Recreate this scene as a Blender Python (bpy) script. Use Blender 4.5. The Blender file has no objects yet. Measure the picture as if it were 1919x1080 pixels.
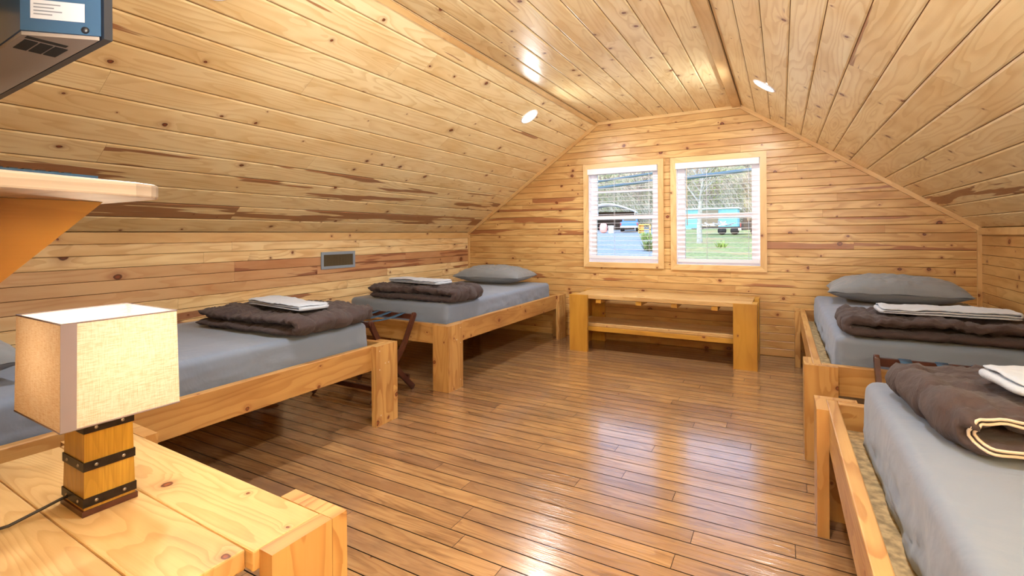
import bpy, bmesh, math, random
from mathutils import Vector, Matrix, noise
random.seed(7)
S = bpy.context.scene
COL = S.collection
# ------------------------------------------------------------------ camera
F_PX, YAW, ROLL, CY, EYE = 912.963, 0.505037, -0.00681, 440.03, 1.12
fw = Vector((-math.sin(YAW), math.cos(YAW), 0)); rt0 = Vector((math.cos(YAW), math.sin(YAW), 0)); up0 = Vector((0, 0, 1))
rt = math.cos(ROLL)*rt0 + math.sin(ROLL)*up0; up = -math.sin(ROLL)*rt0 + math.cos(ROLL)*up0
cam_d = bpy.data.cameras.new('camera'); cam = bpy.data.objects.new('camera', cam_d); COL.objects.link(cam)
cam.matrix_world = Matrix(((rt.x, up.x, -fw.x, 0), (rt.y, up.y, -fw.y, 0), (rt.z, up.z, -fw.z, EYE), (0, 0, 0, 1)))
cam_d.sensor_fit = 'HORIZONTAL'; cam_d.sensor_width = 36; cam_d.lens = F_PX/1919*36
cam_d.shift_y = (CY-540)/1919; cam_d.clip_start = 0.02; cam_d.clip_end = 500
S.camera = cam
# ------------------------------------------------------------------ sky, sun, exposure
W = bpy.data.worlds.new('sky'); S.world = W; W.use_nodes = True
wn = W.node_tree.nodes; wl = W.node_tree.links; wn.clear()
sky = wn.new('ShaderNodeTexSky'); sky.sky_type = 'NISHITA'; sky.sun_disc = False
sky.sun_elevation = math.radians(38); sky.sun_rotation = math.radians(200); sky.air_density = 1.0; sky.dust_density = 0.6
bgd = wn.new('ShaderNodeBackground'); bgd.inputs['Strength'].default_value = 0.8
wo = wn.new('ShaderNodeOutputWorld'); wl.new(sky.outputs[0], bgd.inputs[0]); wl.new(bgd.outputs[0], wo.inputs[0])
sd = bpy.data.lights.new('sun', 'SUN'); sd.energy = 2.6; sd.angle = 0.01; sd.color = (1, 0.95, 0.86)
so = bpy.data.objects.new('sun', sd); COL.objects.link(so); so.rotation_euler = Vector((-.86, .22, -.46)).to_track_quat('-Z', 'Y').to_euler()
S.view_settings.view_transform = 'Standard'; S.view_settings.look = 'None'; S.view_settings.gamma = 1.0
S.view_settings.use_curve_mapping = False; S.view_settings.exposure = 0.3
S.cycles.max_bounces = 12; S.cycles.diffuse_bounces = 7; S.cycles.caustics_reflective = False; S.cycles.caustics_refractive = False
S.cycles.sample_clamp_indirect = 6.0

CAN_POWER = 20.0        # each recessed ceiling light
LAMP_POWER = 2.7
# added fill light without a fixture, behind the camera, brightening the ceiling
bd_ = bpy.data.lights.new('added_ceiling_fill', 'AREA'); bd_.shape = 'RECTANGLE'; bd_.size = 1.0; bd_.size_y = 0.9; bd_.energy = 320; bd_.color = (.95, .98, 1)
bo_ = bpy.data.objects.new('added_ceiling_fill', bd_); COL.objects.link(bo_); bo_.location = (.5, -1.0, 1.0); bo_.rotation_euler = Vector((-.12, .10, 1)).to_track_quat('-Z', 'Y').to_euler()
# ------------------------------------------------------------------ material helpers
class NT:
    def __init__(s, name):
        s.m = bpy.data.materials.new(name); s.m.use_nodes = True
        s.t = s.m.node_tree; s.t.nodes.clear()
        s.out = s.t.nodes.new('ShaderNodeOutputMaterial')
    def n(s, typ, **kw):
        x = s.t.nodes.new(typ)
        for k, v in kw.items(): setattr(x, k, v)
        return x
    def l(s, a, b): s.t.links.new(a, b)
    def put(s, sock, v):
        if hasattr(v, 'links') or isinstance(v, bpy.types.NodeSocket): s.l(v, sock)
        elif v is not None: sock.default_value = v
    def M(s, op, a, b=None, c=None, clamp=False):
        x = s.n('ShaderNodeMath', operation=op, use_clamp=clamp)
        s.put(x.inputs[0], a)
        if b is not None: s.put(x.inputs[1], b)
        if c is not None: s.put(x.inputs[2], c)
        return x.outputs[0]
    def xyz(s, x, y, z=0.0):
        c = s.n('ShaderNodeCombineXYZ'); s.put(c.inputs[0], x); s.put(c.inputs[1], y); s.put(c.inputs[2], z); return c.outputs[0]
    def noise(s, vec, scale=1.0, detail=2.0, rough=0.5, dist=0.0):
        x = s.n('ShaderNodeTexNoise'); s.put(x.inputs['Vector'], vec)
        x.inputs['Scale'].default_value = scale; x.inputs['Detail'].default_value = detail
        x.inputs['Roughness'].default_value = rough; x.inputs['Distortion'].default_value = dist
        return x.outputs[0]
    def smooth(s, v, a, b, lo=0.0, hi=1.0):
        x = s.n('ShaderNodeMapRange', interpolation_type='SMOOTHSTEP')
        s.put(x.inputs['Value'], v); x.inputs['From Min'].default_value = a; x.inputs['From Max'].default_value = b
        x.inputs['To Min'].default_value = lo; x.inputs['To Max'].default_value = hi
        return x.outputs[0]
    def mix(s, f, a, b, mode='MIX'):
        x = s.n('ShaderNodeMix', data_type='RGBA', blend_type=mode)
        s.put(x.inputs[0], f)
        for i, v in ((6, a), (7, b)):
            if isinstance(v, tuple) and len(v) == 3: v = v+(1,)
            s.put(x.inputs[i], v)
        return x.outputs[2]
    def bsdf(s, color=None, rough=0.5, **kw):
        b = s.n('ShaderNodeBsdfPrincipled')
        if isinstance(color, tuple) and len(color) == 3: color = color+(1,)
        s.put(b.inputs['Base Color'], color); s.put(b.inputs['Roughness'], rough)
        for k, v in kw.items(): s.put(b.inputs[k.replace('_', ' ')], v)
        s.l(b.outputs[0], s.out.inputs[0]); return b
    def bump(s, h, strength, dist, b):
        x = s.n('ShaderNodeBump'); x.inputs['Strength'].default_value = strength; x.inputs['Distance'].default_value = dist
        s.l(h, x.inputs['Height']); s.l(x.outputs[0], b.inputs['Normal'])
def rgb(r, g, b):
    f = lambda c: (c/255/12.92) if c/255 <= 0.04045 else ((c/255+0.055)/1.055)**2.4
    return (f(r), f(g), f(b))

def wood(name, light, mid, alt, streak_c=(152, 98, 62), knot_c=(84, 44, 22), ring_n=9.0, ring_mix=0.5, knots=0.55, kscale=5.5,
         streak=0.0, rough=0.4, coat=0.0, fine=0.12, varied=0.5, bumpy=0.15, dirt=0.0, krad=1.0):
    T = NT(name)
    uvn = T.n('ShaderNodeUVMap', uv_map='UVMap'); sp = T.n('ShaderNodeSeparateXYZ'); T.l(uvn.outputs[0], sp.inputs[0])
    U, V = sp.outputs[0], sp.outputs[1]
    at = T.n('ShaderNodeAttribute', attribute_name='tint'); tint = at.outputs['Fac']
    # knots
    warp = T.noise(T.xyz(U, V), 14, 2); wv = T.M('MULTIPLY', T.M('SUBTRACT', warp, 0.5), 0.03)
    kv = T.xyz(T.M('ADD', U, wv), T.M('ADD', T.M('MULTIPLY', V, 1.15), wv))
    vo = T.n('ShaderNodeTexVoronoi', voronoi_dimensions='2D', feature='F1'); T.l(kv, vo.inputs['Vector'])
    vo.inputs['Scale'].default_value = kscale
    csep = T.n('ShaderNodeSeparateColor'); T.l(vo.outputs['Color'], csep.inputs[0])
    d = T.M('DIVIDE', vo.outputs['Distance'], kscale)
    pres = T.M('GREATER_THAN', csep.outputs[0], 1-knots)
    rad = T.M('MULTIPLY_ADD', T.M('POWER', csep.outputs[1], 2.0), 0.011*krad, 0.0035*krad)
    q = T.M('DIVIDE', d, rad)
    kmask = T.M('MULTIPLY', pres, T.smooth(q, 0.85, 1.15, 1, 0))
    halo = T.M('MULTIPLY', pres, T.M('POWER', 2.718, T.M('MULTIPLY', q, -0.55)))
    # growth rings: contours of a long stretched field, bent round the knots
    seed = T.M('MULTIPLY', tint, 37.0)
    fld = T.noise(T.xyz(T.M('MULTIPLY', U, 1.1), T.M('MULTIPLY', V, 9.0), seed), 1, 1.5, 0.4)
    fld = T.M('ADD', fld, T.M('MULTIPLY', halo, 0.22))
    wob = T.noise(T.xyz(T.M('MULTIPLY', U, 9), T.M('MULTIPLY', V, 30), seed), 1, 2)
    fld = T.M('MULTIPLY_ADD', wob, 0.035, fld)
    saw = T.M('FRACT', T.M('MULTIPLY', fld, ring_n))
    rings = T.M('MULTIPLY', T.smooth(saw, 0.35, 0.92), T.smooth(saw, 0.93, 1.0, 1, 0))
    fn = T.noise(T.xyz(T.M('MULTIPLY', U, 5), T.M('MULTIPLY', V, 260), seed), 1, 2)
    blot = T.noise(T.xyz(T.M('MULTIPLY', U, 2.2), T.M('MULTIPLY', V, 7), seed), 1, 3)
    base = T.mix(T.M('MULTIPLY', rings, ring_mix), rgb(*light), rgb(*mid))
    base = T.mix(T.M('MULTIPLY', T.smooth(tint, 0.0, 1.0), varied), base, rgb(*alt))
    base = T.mix(T.smooth(blot, 0.35, 0.75, 0, 0.45), base, T.mix(1.0, base, rgb(*mid), 'MULTIPLY'))
    base = T.mix(T.smooth(fn, 0.35, 0.7, 0, fine), base, rgb(*mid))
    base = T.mix(T.M('MULTIPLY', T.smooth(halo, 0.04, 0.6), 0.5), base, rgb(*streak_c))
    if streak > 0:
        sn = T.noise(T.xyz(T.M('MULTIPLY', U, 1.0), T.M('MULTIPLY', V, 13), T.M('ADD', seed, 5.0)), 1, 3, 0.5)
        st = T.n('ShaderNodeAttribute', attribute_name='streak').outputs['Fac']
        thr = T.M('MULTIPLY_ADD', st, -0.27, 0.78); dd = T.M('SUBTRACT', sn, thr)
        sm = T.smooth(dd, 0.0, 0.022)
        base = T.mix(T.M('MULTIPLY', sm, 0.88), base, T.mix(T.M('MAXIMUM', T.smooth(fn, 0.35, 0.7, 0, .45), T.smooth(dd, 0.022, 0.0)), rgb(*streak_c), tuple(c*0.5 for c in rgb(*streak_c))))
    if dirt > 0:
        co = T.n('ShaderNodeTexCoord'); dn = T.noise(co.outputs['Object'], 1.3, 5, 0.65)
        base = T.mix(T.smooth(dn, 0.45, 0.75, 0, dirt), base, rgb(105, 86, 74))
        dn2 = T.noise(T.xyz(T.M('MULTIPLY', U, 3), T.M('MULTIPLY', V, 22), seed), 1, 4, 0.6)
        base = T.mix(T.smooth(dn2, 0.5, 0.74, 0, dirt*.8), base, rgb(74, 40, 22))
    kc = T.mix(T.smooth(q, 0.2, 0.9), rgb(*[min(255, c*1.6) for c in knot_c]), rgb(*knot_c))
    base = T.mix(kmask, base, kc)
    rr = T.M('MULTIPLY_ADD', T.M('SUBTRACT', blot, 0.5), 0.25, rough)
    b = T.bsdf(base, rr)
    if coat: b.inputs['Coat Weight'].default_value = coat; b.inputs['Coat Roughness'].default_value = 0.12
    h = T.M('ADD', T.M('MULTIPLY', rings, 0.5), T.M('ADD', fn, T.M('MULTIPLY', blot, 1.6)))
    T.bump(h, bumpy, 0.002, b)
    return T.m
def simple(name, c, rough=0.5, metallic=0.0, nscale=0, nbump=0.0, var=0.0, sheen=0.0):
    T = NT(name)
    col = rgb(*c)
    if nscale:
        co = T.n('ShaderNodeTexCoord'); nn = T.noise(co.outputs['Object'], nscale, 4)
        colr = T.mix(T.smooth(nn, 0.3, 0.7, 0, 1), tuple(x*(1-var) for x in col), tuple(min(1, x*(1+var)) for x in col)) if var else col
        b = T.bsdf(colr, rough, Metallic=metallic)
        if nbump: T.bump(nn, nbump, 0.01, b)
    else: b = T.bsdf(col, rough, Metallic=metallic)
    if sheen: b.inputs['Sheen Weight'].default_value = sheen
    return T.m
def cloth(name, c, rough=0.85, weave=900, wr=0.35, wscale=6, sheen=0.2, var=0.06):
    T = NT(name); co = T.n('ShaderNodeTexCoord'); col = rgb(*c)
    n1 = T.noise(co.outputs['Object'], wscale, 4, 0.55, 0.6); n2 = T.noise(co.outputs['Object'], weave, 1)
    colr = T.mix(n2, tuple(x*(1-var) for x in col), tuple(min(1, x*(1+var)) for x in col))
    b = T.bsdf(colr, rough); b.inputs['Sheen Weight'].default_value = sheen; b.inputs['Sheen Roughness'].default_value = 0.5
    h = T.M('ADD', T.M('MULTIPLY', n1, 1.0), T.M('MULTIPLY', n2, 0.03)); T.bump(h, wr, 0.03, b)
    return T.m

MAT = {}
MAT['ceil'] = wood('ceiling_pine', (240, 222, 176), (218, 190, 136), (228, 201, 150), knots=0.36, kscale=5.2, ring_n=12, ring_mix=0.72, krad=1.1, rough=0.36, varied=0.4, streak=1, bumpy=0.2)
MAT['wall'] = wood('wall_pine', (214, 178, 118), (182, 138, 80), (194, 150, 92), knots=0.36, kscale=6, ring_n=9, ring_mix=0.62, rough=0.36, varied=0.75, krad=1.35, streak=1, streak_c=(156, 96, 58))
MAT['knee'] = wood('knee_wall_pine', (242, 218, 168), (212, 174, 122), (186, 134, 96), knots=0.4, kscale=4.6, ring_n=8, ring_mix=0.6, rough=0.38, varied=0.9, krad=1.9, streak=1, streak_c=(146, 90, 62))
MAT['floor'] = wood('floor_oak', (178, 138, 92), (134, 92, 56), (146, 112, 82), knots=0.1, kscale=4, ring_n=12, ring_mix=0.42, rough=0.2, coat=0.8, varied=0.75, fine=0.35, dirt=0.65, bumpy=0.35, knot_c=(52, 30, 18))
MAT['gap'] = simple('dark_gap', (40, 22, 12), 0.8)
MAT['cgroove'] = simple('ceiling_groove', (150, 104, 62), 0.8)
MAT['groove'] = simple('brown_groove', (84, 50, 24), 0.8)
MAT['trim'] = wood('pine_trim', (222, 190, 134), (200, 160, 104), (208, 168, 112), knots=0.15, rough=0.4, varied=0.5)
MAT['lumber'] = wood('bed_lumber', (196, 156, 96), (162, 114, 60), (176, 130, 74), knots=0.55, kscale=5.5, ring_n=10, ring_mix=0.85, krad=1.2, rough=0.42, varied=0.6)
MAT['bench'] = wood('bench_lumber', (196, 148, 62), (168, 118, 38), (180, 130, 46), knots=0.25, kscale=5, ring_n=7, ring_mix=0.4, rough=0.36, varied=0.5)
MAT['top'] = wood('plank_top', (206, 172, 118), (180, 140, 86), (190, 150, 98), knots=0.3, kscale=5, ring_n=20, ring_mix=0.6, rough=0.32, varied=0.4)
MAT['ply'] = wood('shelf_pine', (164, 146, 126), (126, 106, 86), (144, 124, 102), knots=0.0, ring_n=10, rough=0.5)
MAT['bracket'] = wood('bracket_panel', (160, 108, 38), (136, 86, 25), (146, 95, 30), knots=0.0, ring_n=4, ring_mix=0.4, rough=0.4, varied=0.2)
MAT['sheet'] = cloth('grey_sheet', (106, 117, 136), wr=0.25, wscale=5)
MAT['pillow'] = cloth('grey_pillowcase', (116, 119, 123), wr=0.3, wscale=7)
MAT['duvet'] = cloth('brown_comforter', (58, 45, 46), wr=0.6, wscale=11, sheen=0.06)
MAT['linen'] = cloth('pale_linen', (170, 178, 192), wr=0.3, wscale=12)
MAT['piping'] = cloth('cream_piping', (205, 190, 172), wr=0.1)
MAT['white'] = simple('white_vinyl', (244, 244, 252), 0.35)
def slatm():
    T = NT('white_slat'); b = T.bsdf(rgb(248, 248, 252), .4); t = T.n('ShaderNodeBsdfTranslucent'); t.inputs[0].default_value = (.9, .9, .93, 1)
    m = T.n('ShaderNodeMixShader'); m.inputs[0].default_value = .35; T.l(b.outputs[0], m.inputs[1]); T.l(t.outputs[0], m.inputs[2]); T.l(m.outputs[0], T.out.inputs[0]); return T.m
MAT['slat'] = slatm()
MAT['steel'] = simple('grey_painted_steel', (138, 152, 170), 0.45, 0.1)
MAT['louvre'] = simple('tan_louvre', (132, 118, 92), .5)
MAT['dark'] = simple('dark_void', (14, 13, 12), 0.9)
MAT['rackwood'] = simple('dark_stained_wood', (70, 36, 26), 0.32, nscale=30, var=0.2)
MAT['strap'] = simple('blue_webbing', (30, 66, 92), 0.75, nscale=300, var=0.15)
MAT['iron'] = simple('dark_iron', (46, 38, 34), 0.42, 0.7, nscale=60, var=0.25)
MAT['rivet'] = simple('rivet_steel', (150, 140, 128), 0.3, 0.9)
MAT['lampwood'] = wood('amber_lamp_wood', (184, 142, 52), (132, 94, 26), (158, 116, 36), knots=0, ring_n=20, ring_mix=0.3, rough=0.3, fine=0.5, varied=0.2)
MAT['bluepl'] = simple('dark_blue_plastic', (38, 68, 98), 0.3)
MAT['blackpl'] = simple('black_plastic', (18, 22, 32), 0.35)
MAT['greypl'] = simple('taupe_plastic', (122, 114, 110), 0.45)
MAT['label'] = simple('paper_label', (158, 162, 172), 0.6)
MAT['ink'] = simple('grey_ink', (96, 100, 110), 0.7)
MAT['osb'] = simple('strand_board', (176, 152, 112), 0.8, nscale=40, var=0.35, nbump=0.4)
MAT['cord'] = simple('black_cord', (40, 34, 32), 0.5)
def lens():
    T = NT('lit_lens'); e = T.n('ShaderNodeEmission'); e.inputs[0].default_value = (1, 0.93, 0.82, 1); e.inputs[1].default_value = 14
    T.l(e.outputs[0], T.out.inputs[0]); return T.m
MAT['lens'] = lens()
def bulbm():
    T = NT('lit_bulb'); e = T.n('ShaderNodeEmission'); e.inputs[0].default_value = (1, 0.9, 0.72, 1); e.inputs[1].default_value = 20
    T.l(e.outputs[0], T.out.inputs[0]); return T.m
MAT['bulb'] = bulbm()
def glass():
    T = NT('window_glass'); f = T.n('ShaderNodeFresnel'); f.inputs[0].default_value = 1.45
    a = T.n('ShaderNodeBsdfTransparent'); g = T.n('ShaderNodeBsdfGlossy'); g.inputs['Roughness'].default_value = 0.02
    m = T.n('ShaderNodeMixShader'); T.l(f.outputs[0], m.inputs[0]); T.l(a.outputs[0], m.inputs[1]); T.l(g.outputs[0], m.inputs[2])
    T.l(m.outputs[0], T.out.inputs[0]); return T.m
MAT['glass'] = glass()
def shade_m():
    T = NT('linen_lampshade'); co = T.n('ShaderNodeTexCoord'); mp = T.n('ShaderNodeMapping')
    T.l(co.outputs['Object'], mp.inputs[0]); mp.inputs['Scale'].default_value = (60, 60, 900); n1 = T.noise(mp.outputs[0], 1, 3)
    mp2 = T.n('ShaderNodeMapping'); T.l(co.outputs['Object'], mp2.inputs[0]); mp2.inputs['Scale'].default_value = (700, 700, 40); n2 = T.noise(mp2.outputs[0], 1, 3)
    w = T.M('ADD', T.M('MULTIPLY', n1, 0.6), T.M('MULTIPLY', n2, 0.4))
    c = T.mix(T.smooth(w, 0.35, 0.62), rgb(214, 192, 162), rgb(236, 226, 210))
    d = T.n('ShaderNodeBsdfDiffuse'); t = T.n('ShaderNodeBsdfTranslucent'); m = T.n('ShaderNodeMixShader'); m.inputs[0].default_value = 0.3
    T.l(c, d.inputs[0]); T.l(c, t.inputs[0]); T.l(d.outputs[0], m.inputs[1]); T.l(t.outputs[0], m.inputs[2]); T.l(m.outputs[0], T.out.inputs[0])
    return T.m
MAT['shade'] = shade_m()
MAT['hem'] = simple('grey_shade_seam', (136, 122, 124), 0.8)

# ------------------------------------------------------------------ mesh helpers
class MB:
    def __init__(s): s.v = []; s.f = []; s.uv = []; s.t = []; s.mi = []; s.sm = []; s.st = {}
    def quad(s, pts, uvs=None, tint=0.5, mi=0, smooth=False):
        b = len(s.v); s.v += [tuple(p) for p in pts]; s.f.append(tuple(range(b, b+len(pts))))
        s.uv += list(uvs) if uvs else [(0, 0)]*len(pts); s.t.append(tint); s.mi.append(mi); s.sm.append(smooth)
    def box(s, lo, hi, g=0, tint=None, mi=0, M=None, taper=None):
        """a board: g is the axis the grain runs along"""
        lo = Vector(lo); hi = Vector(hi); tn = random.random() if tint is None else tint
        ou, ov = random.uniform(0, 40), random.uniform(0, 40); o1, o2 = [a for a in range(3) if a != g]
        for ax in range(3):
            a, b = [k for k in range(3) if k != ax]
            for sgn in (0, 1):
                pts = []
                for (i, j) in ((0, 0), (1, 0), (1, 1), (0, 1)):
                    p = [0, 0, 0]; p[ax] = hi[ax] if sgn else lo[ax]; p[a] = (lo, hi)[i][a]; p[b] = (lo, hi)[j][b]; pts.append(Vector(p))
                if (sgn == 1) == (ax == 1): pts.reverse()
                uvs = [((p[g] if ax != g else p[o2])+ou, (p[o1] if ax != o1 else 0)+(p[o2] if ax != o2 else 0)*(1 if ax == o1 else 0.999)*(0 if ax == g else 1)+ov) if ax != o2 else (p[g]+ou, p[o1]+ov) for p in pts]
                if ax == o1: uvs = [(p[g]+ou, p[o2]+hi[o1]+ov) for p in pts]
                if M is not None: pts = [M @ p for p in pts]
                s.quad(pts, uvs, tn, mi)
    def grid(s, rows, closed_u=False, closed_v=False, mi=0, smooth=True, tint=0.5, uvs=None):
        """rows: list of lists of points sharing vertices"""
        b = len(s.v); nr, nc = len(rows), len(rows[0])
        for r in rows: s.v += [tuple(p) for p in r]
        for i in range(nr-(0 if closed_u else 1)):
            for j in range(nc-(0 if closed_v else 1)):
                i2, j2 = (i+1) % nr, (j+1) % nc
                s.f.append((b+i*nc+j, b+i*nc+j2, b+i2*nc+j2, b+i2*nc+j))
                s.uv += [(i*.05, j*.05), (i*.05, (j+1)*.05), ((i+1)*.05, (j+1)*.05), ((i+1)*.05, j*.05)]; s.t.append(tint); s.mi.append(mi); s.sm.append(smooth)
        return b
    def fan(s, ids, mi=0, rev=False, smooth=True):
        ids = list(reversed(ids)) if rev else list(ids)
        s.f.append(tuple(ids)); s.uv += [(0, 0)]*len(ids); s.t.append(.5); s.mi.append(mi); s.sm.append(smooth)
    def tube(s, pts, r, n=8, mi=0, cap=True, up=(0, 0, 1)):
        pts = [Vector(p) for p in pts]; rows = []
        for i, p in enumerate(pts):
            d = (pts[min(i+1, len(pts)-1)]-pts[max(i-1, 0)]).normalized(); u = Vector(up)
            if abs(d.dot(u)) > 0.95: u = Vector((1, 0, 0))
            a = d.cross(u).normalized(); bb = d.cross(a); rr = r[i] if isinstance(r, (list, tuple)) else r
            rows.append([p+a*math.cos(2*math.pi*k/n)*rr+bb*math.sin(2*math.pi*k/n)*rr for k in range(n)])
        b = s.grid(rows, closed_v=True, mi=mi)
        if cap: s.fan([b+k for k in range(n)], mi); s.fan([b+(len(rows)-1)*n+k for k in range(n)], mi, rev=True)
    def bar(s, a, b, w, h, upv=(0, 0, 1), mi=0, tint=None):
        """square bar from a to b, w across, h along upv"""
        a, b = Vector(a), Vector(b); d = (b-a); L = d.length; d.normalize(); side = d.cross(Vector(upv)).normalized(); u = side.cross(d)
        M = Matrix((( d.x, side.x, u.x, a.x), (d.y, side.y, u.y, a.y), (d.z, side.z, u.z, a.z), (0, 0, 0, 1)))
        s.box((0, -w/2, -h/2), (L, w/2, h/2), 0, tint, mi, M)
    def build(s, name, mats, parent=None, bevel=0, seg=2, merge=False, recalc=True, sub=0):
        me = bpy.data.meshes.new(name); me.from_pydata(s.v, [], s.f)
        if not isinstance(mats, (list, tuple)): mats = [mats]
        for m in mats: me.materials.append(m)
        uvl = me.uv_layers.new(name='UVMap'); uvl.data.foreach_set('uv', [c for p in s.uv for c in p])
        at = me.attributes.new('tint', 'FLOAT', 'FACE'); at.data.foreach_set('value', s.t)
        if s.st:
            a2 = me.attributes.new('streak', 'FLOAT', 'FACE'); a2.data.foreach_set('value', [s.st.get(i, 0.0) for i in range(len(s.f))])
        me.polygons.foreach_set('material_index', s.mi); me.polygons.foreach_set('use_smooth', s.sm)
        if merge or recalc:
            bm = bmesh.new(); bm.from_mesh(me)
            if merge: bmesh.ops.remove_doubles(bm, verts=bm.verts, dist=1e-5)
            if recalc: bmesh.ops.recalc_face_normals(bm, faces=bm.faces)
            bm.to_mesh(me); bm.free()
        me.update(); o = bpy.data.objects.new(name, me); COL.objects.link(o)
        if parent: o.parent = parent
        if bevel:
            m = o.modifiers.new('bevel', 'BEVEL'); m.width = bevel; m.segments = seg; m.limit_method = 'ANGLE'; m.angle_limit = math.radians(50)
        if sub: m = o.modifiers.new('sub', 'SUBSURF'); m.levels = sub; m.render_levels = sub
        return o
def tag(o, label=None, cat=None, group=None, kind=None):
    if label: o['label'] = label
    if cat: o['category'] = cat
    if group: o['group'] = group
    if kind: o['kind'] = kind
    return o
def thing(name, loc, label, cat, group=None, rz=0):
    o = bpy.data.objects.new(name, None); COL.objects.link(o); o.location = loc; o.rotation_euler = (0, 0, rz); o.empty_display_size = 0.1
    return tag(o, label, cat, group)
def lumber(name, lo, hi, g, mat, parent=None, bevel=0.004):
    m = MB(); m.box(lo, hi, g); return m.build(name, mat, parent, bevel=bevel, merge=True)

def copy_tree(o, parent=None):
    c = o.copy(); COL.objects.link(c)
    if parent: c.parent = parent
    for ch in list(o.children): copy_tree(ch, c)
    return c

# ------------------------------------------------------------------ room shell
XL, XR, YE, YB = -3.395, 1.345, 5.026, -2.0
KZ, CZ, CXL, CXR = 1.150, 2.315, -1.719, -0.321
def panel(name, O, U, V, vmax, pitch, intervals, mat, cuts=(), gw=0.004, gd=0.004, lens_=(1.2, 3.6), mode='v', kind='structure', seed=1, N=None, over=None, joints=None, gap=0.0012):
    rnd = random.Random(seed); O, U, V = Vector(O), Vector(U), Vector(V); Nn = Vector(N) if N else U.cross(V); m = MB()
    P = lambda u, v, d: O+U*u+V*v-Nn*d
    k = 0; v0 = 0.0
    while v0 < vmax-1e-6:
        v1 = min(v0+pitch, vmax); ulo = min(iv[0] for iv in intervals(v0+1e-6)+intervals(v1-1e-6)); uhi = max(iv[1] for iv in intervals(v0+1e-6)+intervals(v1-1e-6))
        js = [ulo-rnd.uniform(0, 2)]
        while js[-1] < uhi: js.append(js[-1]+rnd.uniform(*lens_))
        if joints and k in joints: js = sorted([j for j in js if all(abs(j-q) > .7 for q in joints[k])]+list(joints[k]))
        pcs = [(js[i], js[i+1], rnd.random(), rnd.uniform(0, 60), rnd.uniform(0, 60)) for i in range(len(js)-1)]
        stq = {p[0]: rnd.random()**2.5*.5 for p in pcs}
        if over:
            for i, p in enumerate(pcs):
                q = over(k, max(0, p[0]), p[1])
                if q:
                    if q[0] is not None: pcs[i] = (p[0], p[1], q[0]+rnd.uniform(-.06, .06))+p[3:]
                    if q[1] is not None: stq[p[0]] = q[1]
        cs = sorted([v0]+[c for c in cuts if v0+1e-4 < c < v1-1e-4]+[v1])
        for a, b in zip(cs[:-1], cs[1:]):
            ia, ib = intervals(a+1e-6), intervals(b-1e-6)
            for (la, ra), (lb, rb) in zip(ia, ib):
                g0 = gw if a == v0 else 0; g1 = gw if b == v1 else 0
                for (j0, j1, tn, ou, ov) in pcs:
                    fl = lambda v: la+(lb-la)*(v-a)/(b-a); fr = lambda v: ra+(rb-ra)*(v-a)/(b-a)
                    if j1 <= min(la, lb) or j0 >= max(ra, rb): continue
                    e = 0.0011 if mode == 'gap' else 0.0004
                    L = lambda v: min(max(fl(v), j0+e), fr(v)); R = lambda v: max(min(fr(v), j1-e), fl(v))
                    if mode == 'v':
                        e0 = gap if g0 else 0; e1 = gap if g1 else 0
                        bands = [(a+g0, b-g1, 0, 0)]
                        if g0: bands.append((a+e0, a+g0, gd*.6, 0))
                        if g1: bands.append((b-g1, b-e1, 0, gd*.6))
                        for (p, q, dp, dq) in bands:
                            m.st[len(m.f)] = stq[j0]
                            pts = [P(L(p), p, dp), P(R(p), p, dp), P(R(q), q, dq), P(L(q), q, dq)]
                            m.quad(pts, [(L(p)+ou, p+ov), (R(p)+ou, p+ov), (R(q)+ou, q+ov), (L(q)+ou, q+ov)], tn)
                    else:
                        p, q = a+(gw if g0 else 0), b-(gw if g1 else 0)
                        m.quad([P(L(p), p, 0), P(R(p), p, 0), P(R(q), q, 0), P(L(q), q, 0)], [(L(p)+ou, p+ov), (R(p)+ou, p+ov), (R(q)+ou, q+ov), (L(q)+ou, q+ov)], tn)
                # backing
                m.quad([P(la, a, gd+.0005), P(ra, a, gd+.0005), P(rb, b, gd+.0005), P(lb, b, gd+.0005)], None, .5, 1)
        v0 = v1; k += 1
    o = m.build(name, [mat, MAT['gap'] if mode == 'gap' else (MAT['cgroove'] if mat is MAT['ceil'] else MAT['groove'])], recalc=False); o['kind'] = kind; return o
def ov_left(k, u0, u1):
    y = (u0+u1)/2+YB
    if k >= 15: return (0.0, 0.2)
    if k in (13, 14): return (0.1, .15)
    if k == 12: return (.62, .1) if u1+YB < 2.2 else (1.0, .8)
    if k == 11: return (.62, .1) if u1+YB < 2.2 else (.8, 1.0)
    if k == 10: return (.7, .2) if u1+YB < 3.6 else (.05, .5)
    if k == 9: return (.45, .2) if u1+YB < 1.7 else (.02, .3)
    if k in (7, 8): return (.15, .75)
    return None
def ov_back(k, u0, u1):
    x0, x1 = u0+XL, u1+XL
    if k == 14 and x1 > .3: return (.2, 1.05)
    if k == 12 and x1 > .3: return (.2, .85)
    if k in (9, 20, 18, 16) and x0 < -1.9: return (.3, .95)
    if k in (9, 21) and x1 > .3: return (.3, .7)
    if k in (13, 15, 17, 19): return (.1, .2)
    return None
def ov_sl(k, u0, u1):
    if k == 1: return (.3, 1.15)
    if k == 3: return (.3, .85)
    if k == 4 and u1+YB > 2: return (.3, .8)
    if k in (0, 2, 6, 7, 8): return (None, 0.0)
    return (None, .35)
def ov_sr(k, u0, u1):
    if k == 8: return (.2, 1.0) if u0 > 2.2 else (.3, 0)
    if k == 2: return (.3, .8)
    return (None, .2)
def ov_c(k, u0, u1): return (None, .25)
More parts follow.
